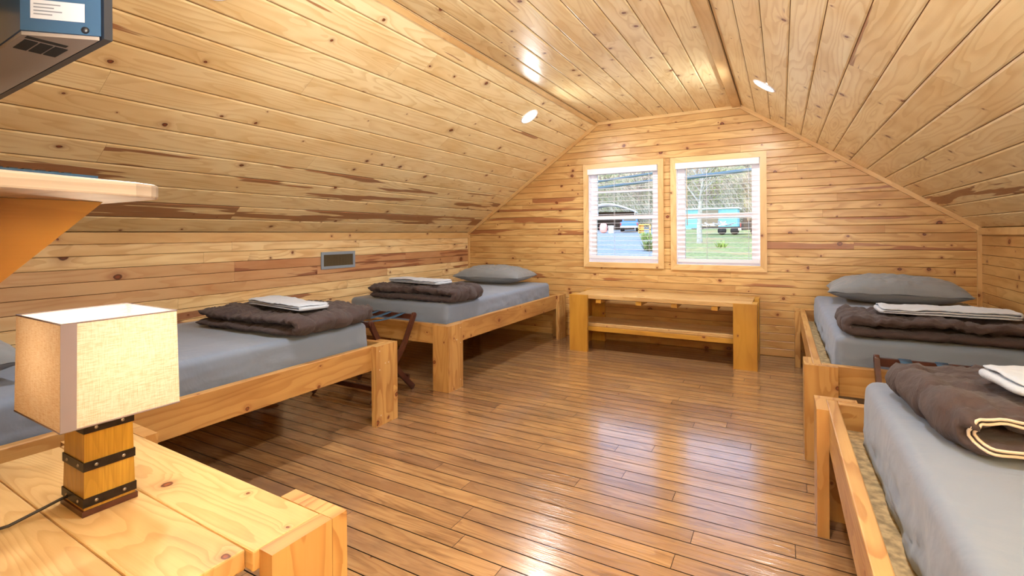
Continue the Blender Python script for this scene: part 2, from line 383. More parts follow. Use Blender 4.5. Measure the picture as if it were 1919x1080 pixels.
# floor: boards run along X
panel('floor', (XL, YB, 0), (1, 0, 0), (0, 1, 0), YE-YB, 0.0855, lambda v: [(0, XR-XL)], MAT['floor'], gw=0.0023, gd=0.004, mode='gap', lens_=(0.7, 2.6), seed=11)
LY = YE-YB
panel('wall_left', (XL, YB, 0), (0, 1, 0), (0, 0, 1), KZ, 0.0725, lambda v: [(0, LY)], MAT['knee'], gw=0.004, seed=5, lens_=(0.9, 3.0), over=ov_left, joints={12: [4.07, 7.2], 11: [4.07], 10: [5.6], 9: [3.7]})
panel('wall_right', (XR, YE, 0), (0, -1, 0), (0, 0, 1), KZ, 0.0725, lambda v: [(0, LY)], MAT['wall'], gw=0.004, seed=6)
sl = Vector((CXL-XL, 0, CZ-KZ)); SLL = sl.length; sl.normalize()
panel('ceiling_left', (XL, YB, KZ), (0, 1, 0), sl, SLL, SLL/14, lambda v: [(0, LY)], MAT['ceil'], gw=0.009, gd=0.007, seed=21, lens_=(2.6, 6.2), over=ov_sl, gap=.0018)
sr = Vector((CXR-XR, 0, CZ-KZ)); SRL = sr.length; sr.normalize()
panel('ceiling_right', (XR, YE, KZ), (0, -1, 0), sr, SRL, SRL/14, lambda v: [(0, LY)], MAT['ceil'], gw=0.009, gd=0.007, seed=22, lens_=(2.6, 6.2), over=ov_sr, joints={8: [2.3, 5.2]}, gap=.0018)
panel('ceiling', (CXL, YB, CZ), (0, 1, 0), (1, 0, 0), CXR-CXL, (CXR-CXL)/9.5, lambda v: [(0, LY)], MAT['ceil'], gw=0.009, gd=0.007, seed=23, lens_=(2.6, 6.2), over=ov_c, gap=.0018)
WIN = [(-1.825, -1.086, 0.820, 1.820), (-0.910, -0.169, 0.815, 1.818)]
def prof(z):
    if z <= KZ: return XL, XR
    t = (z-KZ)/(CZ-KZ); return XL+(CXL-XL)*t, XR+(CXR-XR)*t
def end_iv(v, wins=True):
    l, r = prof(v); segs = [(l, r)]
    if wins:
        for (x0, x1, z0, z1) in WIN:
            if z0 < v < z1: segs = [t for (a, b) in segs for t in (((a, x0), (x1, b)) if a < x0 and b > x1 else ((a, b),))]
    return [(a-XL, b-XL) for a, b in segs]
cuts = [KZ]+[z for w in WIN for z in w[2:]]
panel('wall_back', (XL, YE, 0), (1, 0, 0), (0, 0, 1), CZ, 0.0695, end_iv, MAT['wall'], cuts=cuts, gw=0.004, seed=33, lens_=(1.4, 4.5), over=ov_back, joints={14: [3.2], 12: [3.3], 9: [.75, 2.3], 20: [1.6], 18: [1.6], 16: [1.6]})
panel('wall_front', (XL, YB, 0), (1, 0, 0), (0, 0, 1), CZ, 0.0695, lambda v: end_iv(v, False), MAT['wall'], cuts=[KZ], gw=0.003, seed=34, N=(0, 1, 0))
# partition beside the camera that carries the shelf and the television
YW = 0.06
def part_iv(v):
    l, r = prof(v); return [(0, min(-0.62, r)-l)] if False else [(l-XL, -0.62-XL)]
panel('wall_partition', (XL, YW, 0), (1, 0, 0), (0, 0, 1), CZ, 0.0695, part_iv, MAT['wall'], cuts=[KZ], gw=0.003, seed=35, N=(0, 1, 0))
# outside skin of the walls so that no daylight leaks in
mm = MB()
t_ = 0.14
for (x0, x1, z0, z1) in [(XL-.2, WIN[0][0], -.1, 2.6), (WIN[0][1], WIN[1][0], -.1, 2.6), (WIN[1][1], XR+.2, -.1, 2.6), (WIN[0][0], WIN[0][1], -.1, WIN[0][2]), (WIN[0][0], WIN[0][1], WIN[0][3], 2.6), (WIN[1][0], WIN[1][1], -.1, WIN[1][2]), (WIN[1][0], WIN[1][1], WIN[1][3], 2.6)]:
    mm.box((x0, YE+.012, z0), (x1, YE+t_, z1), 0, mi=0)
for (a, b) in (((XL, 0), (XL, KZ)), ((XL, KZ), (CXL, CZ)), ((CXL, CZ), (CXR, CZ)), ((CXR, CZ), (XR, KZ)), ((XR, KZ), (XR, 0)), ((XR, 0), (XL, 0))):
    d_ = Vector((b[0]-a[0], 0, b[1]-a[1])); L_ = d_.length; d_.normalize(); n_ = Vector((-d_.z, 0, d_.x)); c_ = Vector((a[0]+b[0], 0, a[1]+b[1]))/2+n_*.06
    mm.bar((c_.x, YB-.2, c_.z), (c_.x, YE+.02, c_.z), L_+.12, .07, tuple(n_), 0)
mm.box((XL-.2, YB-.1, -.1), (XR+.2, YB-.03, 2.6), 0)
o = mm.build('wall_outer', MAT['trim']); o['kind'] = 'structure'

# trims
def trim(name, boxes=None, bars=None, mat='trim', bevel=0.002):
    m = MB()
    for b in boxes or []: m.box(*b)
    for b in bars or []: m.bar(*b)
    o = m.build(name, MAT[mat], bevel=bevel, merge=False); o['kind'] = 'structure'; return o
trim('trim_1', boxes=[((XL, YE-.016, 0), (XL+.022, YE, KZ), 2)])
trim('trim_2', boxes=[((XR-.026, YE-.018, 0), (XR, YE, KZ+.0), 2)])
trim('trim_3', bars=[((XL+.01, YE-.012, KZ-.012), (CXL+.01, YE-.012, CZ-.012), .024, .034, (-sl.z, 0, sl.x))])
trim('trim_4', bars=[((XR-.01, YE-.012, KZ-.012), (CXR-.01, YE-.012, CZ-.012), .024, .034, (sr.z*1, 0, -sr.x))])
trim('trim_5', boxes=[((CXL, YE-.022, CZ-.03), (CXR, YE, CZ), 0)])
trim('trim_6', boxes=[((CXR-.075, YB, CZ-.018), (CXR-.002, YE, CZ-.001), 1)])
trim('trim_7', bars=[((CXL-.014, YB, CZ-.016), (CXL-.014, YE, CZ-.016), .035, .012, (-sl.z, 0, sl.x))])
trim('trim_8', boxes=[((XR-.022, YB, KZ-.052), (XR, YE, KZ-.002), 1)])
trim('trim_9', boxes=[((XL, YB, KZ-.066), (XL+.014, YE, KZ-.004), 1)])

# ------------------------------------------------------------------ windows
for wi, (x0, x1, z0, z1) in enumerate(WIN):
    root = bpy.data.objects.new('window_%d' % (wi+1), None); COL.objects.link(root); root.location = ((x0+x1)/2, YE, z0); root['kind'] = 'structure'
    ox, oz = -(x0+x1)/2, -z0
    def L(p): return (p[0]+ox, p[1]-YE, p[2]+oz)
    w = 0.054; c = MB(); y0, y1 = YE-.02, YE
    # mitred casing: four trapezoid prisms
    def prism(pts):
        a = [L((p[0], y0, p[1])) for p in pts]; b = [L((p[0], y1, p[1])) for p in pts]; tn = random.random(); r1, r2 = random.uniform(0, 9), random.uniform(0, 9)
        horiz = abs(pts[0][0]-pts[1][0]) > abs(pts[0][1]-pts[1][1])
        uvf = lambda p: (p[0]+r1, p[2]+p[1]+r2) if horiz else (p[2]+r1, p[0]+p[1]+r2)
        c.quad(a, [uvf(p) for p in a], tn); c.quad(b[::-1], [uvf(p) for p in b[::-1]], tn)
        for i in range(4): q = [a[i], a[(i+1) % 4], b[(i+1) % 4], b[i]]; c.quad(q, [uvf(p) for p in q], tn)
    prism([(x0-w, z0-w), (x1+w, z0-w), (x1, z0), (x0, z0)]); prism([(x0-w, z1+w), (x1+w, z1+w), (x1, z1), (x0, z1)])
    prism([(x0-w, z0-w), (x0-w, z1+w), (x0, z1), (x0, z0)]); prism([(x1+w, z0-w), (x1+w, z1+w), (x1, z1), (x1, z0)])
    c.build('window_casing', MAT['trim'], root, bevel=.0015)
    j = MB(); d = .13
    j.box(L((x0-.012, YE, z0-.012)), L((x0+.003, YE+d, z1+.012)), 2); j.box(L((x1-.003, YE, z0-.012)), L((x1+.012, YE+d, z1+.012)), 2)
    j.box(L((x0, YE, z0-.012)), L((x1, YE+d, z0+.003)), 0); j.box(L((x0, YE, z1-.003)), L((x1, YE+d, z1+.012)), 0)
    j.build('window_jamb', MAT['white'], root)
    zm = z0+(z1-z0)*0.475
    def sash(name, sz0, sz1, yy, sw, bars=()):
        s_ = MB(); e = .0
        s_.box(L((x0+e, yy, sz0)), L((x0+e+sw, yy+.03, sz1))); s_.box(L((x1-e-sw, yy, sz0)), L((x1-e, yy+.03, sz1)))
        s_.box(L((x0+e+sw, yy, sz0)), L((x1-e-sw, yy+.03, sz0+.045))); s_.box(L((x0+e+sw, yy, sz1-.04)), L((x1-e-sw, yy+.03, sz1)))
        for bz in bars: s_.box(L((x0+e+sw, yy, bz-.012)), L((x1-e-sw, yy+.03, bz+.012)))
        so_ = s_.build(name, MAT['white'], root, bevel=.002)
        g = MB(); g.box(L((x0+e+sw, yy+.013, sz0+.045)), L((x1-e-sw, yy+.016, sz1-.04))); g.build('glass_pane', MAT['glass'], so_)
    sash('lower_sash', z0+.004, zm+.022, YE+.042, .072)
    sash('upper_sash', zm-.022, z1-.004, YE+.075, .072, bars=[1.575] if wi == 0 else [])

def blind(wi, label):
    x0, x1, z0, z1 = WIN[wi]
    r = thing('window_blind', ((x0+x1)/2, YE, z1), label, 'window blind', 'white window blinds')
    hw = (x1-x0)/2-.006; H = z1-z0
    m = MB(); m.box((-hw, -.012, -.062), (hw, .045, -.004)); m.box((-hw-.012, -.024, -.06), (hw-.006 if wi == 0 else hw, -.016, -.002)); m.build('head_rail', MAT['slat'], r, bevel=.003)
    bot = -H+(.045 if wi == 0 else .03); n = int((H-.13)/.0465); m = MB()
    for k in range(n):
        z = bot+.045+k*.0465
        if z > -.075: break
        m.box((-hw+.004, .010, z-.0016), (hw-.004, .034, z+.0016))
    m.build('slats', MAT['slat'], r)
    m = MB(); m.box((-hw, -.006, bot-.004), (hw, .046, bot+.026)); m.build('bottom_rail', MAT['slat'], r, bevel=.004)
    m = MB()
    for fx in (-.8, -.25, .75):
        for yy in (.004, .036): m.tube([(hw*fx, yy, bot+.02), (hw*fx, yy, -.06)], .0011, 5)
    m.build('ladder_cord', MAT['slat'], r)
    if wi == 1:
        m = MB(); m.tube([(-hw+.095, -.03, -.06), (-hw+.10, -.03, -.62)], .0042, 8); m.build('tilt_wand', MAT['piping'], r)
blind(0, 'white slatted blind lowered over the left window, its bottom rail above the sill')
blind(1, 'white slatted blind with a hanging tilt wand over the right window')

# ------------------------------------------------------------------ recessed lights
def can(x, y, side, label):
    n = Vector((-sl.z, 0, sl.x)) if side == 'L' else Vector((sr.z, 0, -sr.x))
    if n.z > 0: n = -n
    if side == 'L': z = KZ+(x-XL)*(CZ-KZ)/(CXL-XL)
    elif side == 'R': z = KZ+(XR-x)*(CZ-KZ)/(XR-CXR)
    r = thing('recessed_light', (x, y, z), label, 'ceiling light', 'round recessed ceiling lights')
    q = n.to_track_quat('Z', 'Y'); r.rotation_mode = 'QUATERNION'; r.rotation_quaternion = q
    m = MB(); N = 40; rows = []
    for (rr, zz) in ((.086, 0.0), (.084, .004), (.078, .006), (.074, .003)): rows.append([(rr*math.cos(2*math.pi*k/N), rr*math.sin(2*math.pi*k/N), zz) for k in range(N)])
    m.grid(rows, closed_v=True); m.build('trim_ring', MAT['white'], r)
    m = MB(); b = m.grid([[(.074*math.cos(2*math.pi*k/N), .074*math.sin(2*math.pi*k/N), .003) for k in range(N)], [(.03*math.cos(2*math.pi*k/N), .03*math.sin(2*math.pi*k/N), .0045) for k in range(N)]], closed_v=True)
    m.fan([b+N+k for k in range(N)]); m.build('lens', MAT['lens'], r)
    ld = bpy.data.lights.new('recessed_lamp', 'AREA'); ld.shape = 'DISK'; ld.size = .14; ld.energy = CAN_POWER; ld.color = (.93, .97, 1.0)
    lo = bpy.data.objects.new('recessed_lamp', ld); COL.objects.link(lo); lo.parent = r; lo.location = (0, 0, .012); lo.rotation_euler = (math.pi, 0, 0)
can(-1.94, 3.84, 'L', 'round lit ceiling light on the left slope, above the far left bed')
can(-0.10, 3.88, 'R', 'round lit ceiling light on the right slope, right of the windows')
can(-1.97, 1.14, 'L', 'round lit ceiling light on the left slope nearest the television')
can(-0.10, 1.25, 'R', 'round lit ceiling light on the right slope near the camera')
can(-0.10, -1.2, 'R', 'round lit ceiling light on the right slope behind the camera')
can(-1.0-.95, -1.2, 'L', 'round lit ceiling light on the left slope behind the camera')

# ------------------------------------------------------------------ beds
def bed(x0, x1, y0, y1, aisle, label, seed):
    """x0..x1, y0..y1 outer; aisle +1 when the open side is +x"""
    random.seed(seed)
    r = thing('bed_frame', ((x0+x1)/2, (y0+y1)/2, 0), label, 'bed frame', 'pine bed frames')
    hx, hy = (x1-x0)/2, (y1-y0)/2; t, wd, z = .038, .140, .470; g = MAT['lumber']
    for sx in (-1, 1):
        for sy in (-1, 1):
            m = MB()
            def bx(a, b, c, d): m.box((min(a, b), min(c, d), 0), (max(a, b), max(c, d), z), 2)
            bx(sx*hx, sx*(hx-t), sy*(hy-t), sy*(hy-t-wd)); bx(sx*hx, sx*(hx-wd), sy*hy, sy*(hy-t+.0012))
            p = m.build('corner_post', g, r, bevel=.004)
            for k in range(5 if sx == aisle else 0):
                pg = MB()
                yy = sy*(hy-t-random.uniform(.02, .12)); zz = random.choice((.44, .40, .36, .33, .06)); N = 8
                xx = sx*(hx+.0004); pg.fan([len(pg.v)+i for i in range(N)]); pg.v += [(xx, yy+.0042*math.cos(i*2*math.pi/N), zz+.0042*math.sin(i*2*math.pi/N)) for i in range(N)]
                pg.build('filler_dot', MAT['piping'], p, recalc=False)
    for sx in (-1, 1):
        lumber('side_rail', (min(sx*(hx-t), sx*(hx-2*t)), -hy+t, z-.145), (max(sx*(hx-t), sx*(hx-2*t)), hy-t, z), 1, g, r)
    for sy in (-1, 1):
        lumber('end_rail', (-hx+2*t, min(sy*(hy-t), sy*(hy-2*t)), z-.145), (hx-2*t, max(sy*(hy-t), sy*(hy-2*t)), z), 0, g, r)
    lumber('base_panel', (-hx+2*t+.002, -hy+2*t+.002, z-.112), (hx-2*t-.002, hy-2*t-.002, z-.094), 0, MAT['osb'], r, bevel=0)
    return r
bed(-3.30, -2.070, 0.17, 2.277, 1, 'pine bed frame along the vented wall, beside the plank table', 1)
bed(-3.30, -2.068, 2.800, 4.946, 1, 'pine bed frame in the far left corner by the window wall', 2)
bed(0.095, 1.300, 2.800, 4.860, -1, 'pine bed frame in the far right corner by the window wall', 3)
bed(0.110, 1.300, 0.130, 2.290, -1, 'pine bed frame with a strip of strand board showing beside its mattress', 4)

def nz(p, s, seed=0): return noise.noise(Vector((p[0]*s+seed*7.3, p[1]*s+seed*3.1, p[2]*s+seed)))
def mattress(x0, x1, y0, y1, z0, z1, label, seed):
    cx, cy = (x0+x1)/2, (y0+y1)/2; hx, hy = (x1-x0)/2, (y1-y0)/2; r = .042
    m = MB(); N = 26
    def ring(inset, z, wr):
        pts = []; 
        for cxs, cys, a0 in ((1, 1, 0), (-1, 1, 90), (-1, -1, 180), (1, -1, 270)):
            for k in range(7):
                a = math.radians(a0+k*15); pts.append([cxs*(hx-r)+(r-inset)*math.cos(a), cys*(hy-r)+(r-inset)*math.sin(a)])
            # straight edge to next corner
            nx = {(1, 1): (-1, 1), (-1, 1): (-1, -1), (-1, -1): (1, -1), (1, -1): (1, 1)}[(cxs, cys)]
            p0 = pts[-1]; an = math.radians(a0+90); p1 = [nx[0]*(hx-r)+(r-inset)*math.cos(an), nx[1]*(hy-r)+(r-inset)*math.sin(an)]
            L = math.hypot(p1[0]-p0[0], p1[1]-p0[1]); n = int(L/.02) if L > 1 else 48
            n = 90 if hy > hx and abs(p1[1]-p0[1]) > abs(p1[0]-p0[0]) else 48
            for i in range(1, n): t = i/n; pts.append([p0[0]+(p1[0]-p0[0])*t, p0[1]+(p1[1]-p0[1])*t])
        out = []
        for p in pts:
            l = math.hypot(*p); w = wr*(nz((p[0]*1, p[1]*1, z*3), 9, seed)+.5*nz((p[0]+z*1.2, p[1]+z*1.2, 0), 26, seed))*.012
            out.append((p[0]*(1+w/l), p[1]*(1+w/l), z+wr*.004*nz((p[0], p[1], z), 5, seed)))
        return out
    rows = [ring(.02, z0, .2)]
    H = z1-z0
    for k in range(1, 12): t = k/12; rows.append(ring(-.004*math.sin(math.pi*t), z0+(H-.035)*t, 1.0*(1-t)**.7+.12))
    for k in range(0, 7): a = math.radians(k*15); rows.append(ring(.035*(1-math.cos(a)), z1-.035+.035*math.sin(a), .12))
    for k in range(1, 16):
        f = 1-k/16; top = [(p[0]*f, p[1]*f, z1+.003*nz((p[0]*f, p[1]*f, 0), 4, seed)+.004*(1-f)) for p in rows[len(rows)-1][:]] if k == 1 else [(p[0]*f, p[1]*f, z1+.003*nz((p[0]*f, p[1]*f, 0), 4, seed)+.004*(1-f)) for p in base]
        if k == 1: base = rows[-1]
        rows.append(top)
    b = m.grid(rows, closed_v=True); n = len(rows[0]); m.fan([b+(len(rows)-1)*n+k for k in range(n)]); m.fan([b+k for k in range(n)], rev=True)
    # shift z to origin at base
    m.v = [(x, y, z-z0) for x, y, z in m.v]
    o = m.build('mattress', MAT['sheet']); o.location = (cx, cy, z0)
    return tag(o, label, 'mattress', 'mattresses in grey fitted sheets')
ZB = .470-.094+.001
mattress(-3.17, -2.16, 0.26, 2.13, ZB, .605, 'mattress in a grey fitted sheet on the bed beside the plank table', 1)
mattress(-3.17, -2.16, 2.91, 4.74, ZB, .605, 'mattress in a grey fitted sheet on the far left bed by the window wall', 2)
mattress(0.235, 1.190, 2.900, 4.75, ZB, .600, 'mattress in a grey fitted sheet on the far right bed', 3)
mattress(0.245, 1.195, 0.22, 2.06, ZB, .615, 'mattress in a grey fitted sheet beside the strip of strand board', 4)

def pillow(loc, rz, lx, ly, h, label, seed, tilt=0):
    m = MB(); N = 72; top, bot = [], []
    for i in range(N+1):
        rt_, rb_ = [], []
        for j in range(N+1):
            u, v = -1+2*i/N, -1+2*j/N
            # pinched corners: sides bow inwards
            x = u*lx/2*(1-.07*(1-u*u)*0-.06*(1-abs(v)**2)*0) ; y = v*ly/2
            x *= 1-.05*(1-v*v)*abs(u)**3; y *= 1-.06*(1-u*u)*abs(v)**3
            e = max(0, (1-abs(u)**2.6))**.5*max(0, (1-abs(v)**2.8))**.5
            w = nz((x, y, 0), 9, seed)*.14+nz((x*.9, y*1.4, 0), 24, seed)*.10+.05*nz((x*3, y, 0), 14, seed)*abs(v)
            edge = 1-min(1, (1-max(abs(u), abs(v)))*3.5)
            zt = h*.60*e*(1+w)+.006*nz((u, v, 1), 5, seed)*edge; zb = -h*.40*e**1.1*(1+.5*w)
            rt_.append((x, y, zt)); rb_.append((x, y, min(zb, zt)-.0005))
        top.append(rt_); bot.append(rb_)
    zmin = min(p[2] for r in bot for p in r)
    sh = lambda rows: [[(p[0], p[1], p[2]-zmin) for p in r] for r in rows]
    m.grid(sh(top)); m.grid(sh(bot))
    o = m.build('pillow', MAT['pillow'], merge=True); o.location = loc; o.rotation_euler = (tilt, 0, rz)
    return tag(o, label, 'pillow', 'grey pillows')
pillow((-2.66, 4.44, .612), math.radians(3), .76, .50, .18, 'plump grey pillow at the head of the far left bed', 3)
pillow((.70, 4.42, .607), math.radians(-3), .80, .50, .20, 'plump grey pillow at the head of the far right bed by the corner', 5)
pillow((-2.72, .47, .612), math.radians(-2), .76, .46, .18, 'grey pillow mostly hidden behind the lamp shade, on the bed beside the plank table', 7)

def folded(name, loc, rz, lx, ly, t, layers, mat, seed, fold=1, pinch=True, wr=1.0, gap=.25, piping=False, ny=40, stitch=0.3, nl=None, slump=0.0):
    """cloth folded back and forth along local x (the outer fold at +x when fold=1), swept along y"""
    nseg = 72 if stitch else 30; ny = 64 if stitch else ny; m = MB(); path = []
    hgt = t*(1+gap)
    for k in range(layers):
        z = t/2+k*hgt; xs = [-lx/2+hgt/2+(lx-hgt)*i/nseg for i in range(nseg+1)]
        if k % 2 == 1: xs = xs[::-1]
        path += [(x, z) for x in xs]
        if k < layers-1:
            sgn = 1 if k % 2 == 0 else -1; x0 = sgn*(lx/2-hgt/2)
            for a in range(1, 10):
                an = math.radians(-90+a*18); path.append((x0+sgn*hgt/2*math.cos(an), z+hgt/2+hgt/2*math.sin(an)))
    P = [Vector((x*fold, 0, z)) for x, z in path]
    n = len(P); rows = []
    nrm = []
    for i in range(n):
        d = (P[min(i+1, n-1)]-P[max(i-1, 0)]).normalized(); nrm.append(Vector((-d.z, 0, d.x)))
    for j in range(ny+1):
        y = -ly/2+ly*j/ny; vy = -1+2*j/ny
        e = (1-abs(vy)**9)**.5 if abs(vy) < 1 else 0; e = max(e, .25)
        left, right = [], []
        for i in range(n):
            s = i/(n-1); ee = e
            dend = min(i, n-1-i)*lx/nseg/(t*.6); endt = max(.3, math.sqrt(max(0, 1-(1-min(1, dend))**2)))
            th = t/2*ee*endt
            sx = P[i].x/lx
            if stitch: 
                f1 = abs(((P[i].x/stitch+.25) % 1)-.5); f2 = abs(((y/stitch+.1) % 1)-.5)
                th *= (1-.32*math.exp(-((.5-f1 if f1 > .25 else f1)/.045)**2))*(1-.32*math.exp(-((.5-f2 if f2 > .25 else f2)/.045)**2))
            w = wr*t*(.45*nz((P[i].x, y, P[i].z*3), 7, seed)+.28*nz((P[i].x*1.5, y*.7, P[i].z*8), 24, seed)+.14*nz((P[i].x*.8, y*1.6, P[i].z*9), 55, seed))
            c = P[i]+Vector((wr*.2*t*nz((0, y, P[i].z*4), 10, seed), y+wr*.6*t*nz((P[i].x, P[i].z*9, vy), 5, seed)*abs(vy)**2, 0))
            c.x *= 1-.05*abs(vy)**6*(1 if t < .02 else .4); c.y *= 1-(.06 if t < .02 else .02)*abs(2*sx)**6
            if t < .02: c.z += .007*(nz((P[i].x, y, 0), 6, seed)+.3)*(P[i].z/(layers*hgt))
            c.z += slump*(-(sx*2)**2*.5)*P[i].z/(layers*hgt)
            top_f = P[i].z/(layers*hgt)
            c.z = max(c.z+w*top_f*1.1, th*.98)
            left.append(c+nrm[i]*th); right.append(c-nrm[i]*th)
        rows.append(left+right[::-1])
    for r in rows:
        for k, p in enumerate(r):
            if p.z < .0: r[k] = Vector((p.x, p.y, 0.0))
    b = m.grid(rows, closed_v=True); c = len(rows[0]); m.fan([b+k for k in range(c)]) if False else None
    # end caps as strips between the two sides
    for base, rev in ((b, False), (b+ny*c, True)):
        for i in range(n-1):
            ids = [base+i, base+i+1, base+c-2-i, base+c-1-i]
            m.fan(ids, rev=rev)
    o = m.build(name, mat); o.location = loc; o.rotation_euler = (0, 0, rz)
    if piping:
        for w8 in (.93, .07):
            raw = [rows[0][i]*w8+rows[0][c-1-i]*(1-w8)+Vector((0, -.003, 0)) for i in range(n)]
            for it in range(2): raw = [raw[0]]+[(raw[i-1]+raw[i]*2+raw[i+1])/4 for i in range(1, n-1)]+[raw[-1]]
            pm = MB(); pm.tube(raw, .0034, 8, up=(0, 1, 0)); pp = pm.build('piping', MAT['piping'], o); pp['label'] = 'cream piping along the folded edge'
    return o
GD = 'folded brown comforters'
tag(folded('comforter', (-2.53, 1.845, .611), math.radians(3), .81, .57, .050, 2, MAT['duvet'], 1, gap=.06, wr=1.2, stitch=.27), 'folded dark brown comforter on the bed beside the plank table', 'comforter', GD)
tag(folded('comforter', (-2.56, 3.145, .611), math.radians(1), .86, .46, .054, 2, MAT['duvet'], 2, gap=.06, wr=1.2, stitch=.25), 'folded dark brown comforter at the foot of the far left bed', 'comforter', GD)
tag(folded('comforter', (.74, 3.12, .606), math.radians(-1), .92, .47, .050, 2, MAT['duvet'], 3, fold=-1, gap=.06, wr=1.2, stitch=.27), 'folded dark brown comforter at the foot of the far right bed', 'comforter', GD)
tag(folded('comforter', (.80, 1.72, .621), math.radians(7), .96, .48, .050, 2, MAT['duvet'], 4, fold=-1, gap=.22, wr=1.1, stitch=.33, piping=True), 'folded brown comforter with cream piping along its open edge', 'comforter', GD)
GS = 'folded pale sheets'
tag(folded('folded_sheet', (-2.45, 1.80, .727), math.radians(-7), .56, .19, .009, 3, MAT['linen'], 11, gap=.1, wr=1.9, stitch=0), 'folded pale grey sheets on the comforter nearest the table lamp', 'bed linen', GS)
tag(folded('folded_sheet', (-2.60, 3.13, .735), math.radians(-8), .58, .20, .009, 3, MAT['linen'], 12, gap=.1, wr=1.9, stitch=0), 'folded pale sheets on the comforter of the far left bed', 'bed linen', GS)
tag(folded('folded_sheet', (.68, 3.06, .722), math.radians(1), .52, .20, .009, 3, MAT['linen'], 13, fold=-1, gap=.1, wr=1.9, stitch=0), 'long folded white sheets on the comforter of the far right bed', 'bed linen', GS)
tag(folded('folded_sheet', (.70, 1.63, .748), math.radians(9), .50, .20, .009, 3, MAT['linen'], 14, fold=-1, gap=.1, wr=1.9, stitch=0), 'folded white sheets on the comforter with cream piping', 'bed linen', GS)

# ------------------------------------------------------------------ bench under the windows and plank table
def post_L(r, sx, sy, hx, hy, z, t, wd, mat, ext=0.0):
    m = MB()
    def bx(a, b, c, d): m.box((min(a, b), min(c, d), 0), (max(a, b), max(c, d), z), 2)
    bx(sx*hx, sx*(hx-t), sy*(hy-t), sy*(hy-t-wd)); bx(sx*hx, sx*(hx-wd-t), sy*hy, sy*(hy-t+.0012))
    return m.build('corner_post', mat, r, bevel=.005, seg=3)
random.seed(31)
bx0, bx1, by0, by1 = -1.800, -0.175, 4.395, 4.965
r = thing('bench', ((bx0+bx1)/2, (by0+by1)/2, 0), 'long orange pine bench with a lower shelf, below the two windows', 'bench')
hx, hy = (bx1-bx0)/2, (by1-by0)/2
for sx in (-1, 1):
    for sy in (-1, 1): post_L(r, sx, sy, hx, hy, .540, .038, .140, MAT['bench'])
n = 4; w = (2*hy-2*.038)/n
for k in range(n): lumber('top_plank', (-hx+.039, -hy+.039+k*w+.001, .502), (hx-.039, -hy+.039+(k+1)*w-.001, .5405), 0, MAT['top'], r, bevel=.003)
for sx in (-.55, -.16, .16, .5):
    m = MB(); m.bar((sx*hx*1.2, -hy+.045, .483), (sx*hx*1.2, hy-.045, .483), .05, .036); m.build('cleat', MAT['bench'], r, bevel=.003)
for k in range(3): lumber('shelf_plank', (-hx+.04, -hy+.09+k*.13+.001, .232), (hx-.04, -hy+.09+(k+1)*.13-.001, .262), 0, MAT['top'], r, bevel=.003)
for sy in (-1, 1): lumber('shelf_rail', (-hx+.04, sy*(hy-.11)-.019, .185), (hx-.04, sy*(hy-.11)+.019, .231), 0, MAT['bench'], r)
random.seed(44)
tx0, tx1, ty0, ty1 = -1.800, -0.817, 0.085, 0.745
r = thing('plank_table', ((tx0+tx1)/2, (ty0+ty1)/2, 0), 'low pine plank table that the lit lamp stands on', 'table', rz=math.radians(-1.6))
hx, hy = (tx1-tx0)/2, (ty1-ty0)/2
for sx in (-1, 1):
    for sy in (-1, 1): post_L(r, sx, sy, hx, hy, .540, .038, .132, MAT['lumber'])
n = 4; w = (2*hy-2*.038)/n
for k in range(n):
    e = .02 if k < n-1 else 0
    lumber('top_plank', (-hx+.039, -hy+.039+k*w+.0008, .502), (hx-.039-e, -hy+.039+(k+1)*w-.0008, .5405), 0, MAT['top'], r, bevel=.0035)
for sx in (-.6, .6): lumber('cleat', (sx*hx-.02, -hy+.05, .464), (sx*hx+.02, hy-.05, .5015), 1, MAT['lumber'], r)
TABZ = .541
# ------------------------------------------------------------------ lamp
lc = Vector((-1.3203, .4986, TABZ)); lamp = thing('table_lamp', lc, 'lit table lamp with boxy linen shade and riveted wooden base, on the plank table', 'lamp', rz=math.radians(-1.5))
def frus(m, z0, z1, a0, b0, a1, b1, mi=0, tint=.4):
    p = [(-a0, -b0, z0), (a0, -b0, z0), (a0, b0, z0), (-a0, b0, z0), (-a1, -b1, z1), (a1, -b1, z1), (a1, b1, z1), (-a1, b1, z1)]
    uo = random.uniform(0, 9)
    for q in ((0, 1, 5, 4), (1, 2, 6, 5), (2, 3, 7, 6), (3, 0, 4, 7), (4, 5, 6, 7), (3, 2, 1, 0)):
        pts = [p[i] for i in q]; m.quad(pts, [(pt[2]+uo, pt[0]+pt[1]) for pt in pts], tint, mi)
bw = lambda z: (.0545-.0035*z/.2, .0455-.0035*z/.2)
m = MB(); frus(m, .012, .205, *bw(0), *bw(.2)); m.build('lamp_base', MAT['lampwood'], lamp, bevel=.002)
m = MB(); frus(m, 0, .0118, .058, .049, .058, .049); m.build('plinth', MAT['rackwood'], lamp, bevel=.002)
def dome(m, c, n, r):
    n = Vector(n); a = n.orthogonal().normalized(); b = n.cross(a); rows = []
    for k in range(5):
        ph = k*math.pi/8*.999; rows.append([Vector(c)+(a*math.cos(t*math.pi/5)+b*math.sin(t*math.pi/5))*r*math.cos(ph)+n*r*.6*math.sin(ph) for t in range(10)])
    bb = m.grid(rows, closed_v=True); m.fan([bb+40+k for k in range(10)])
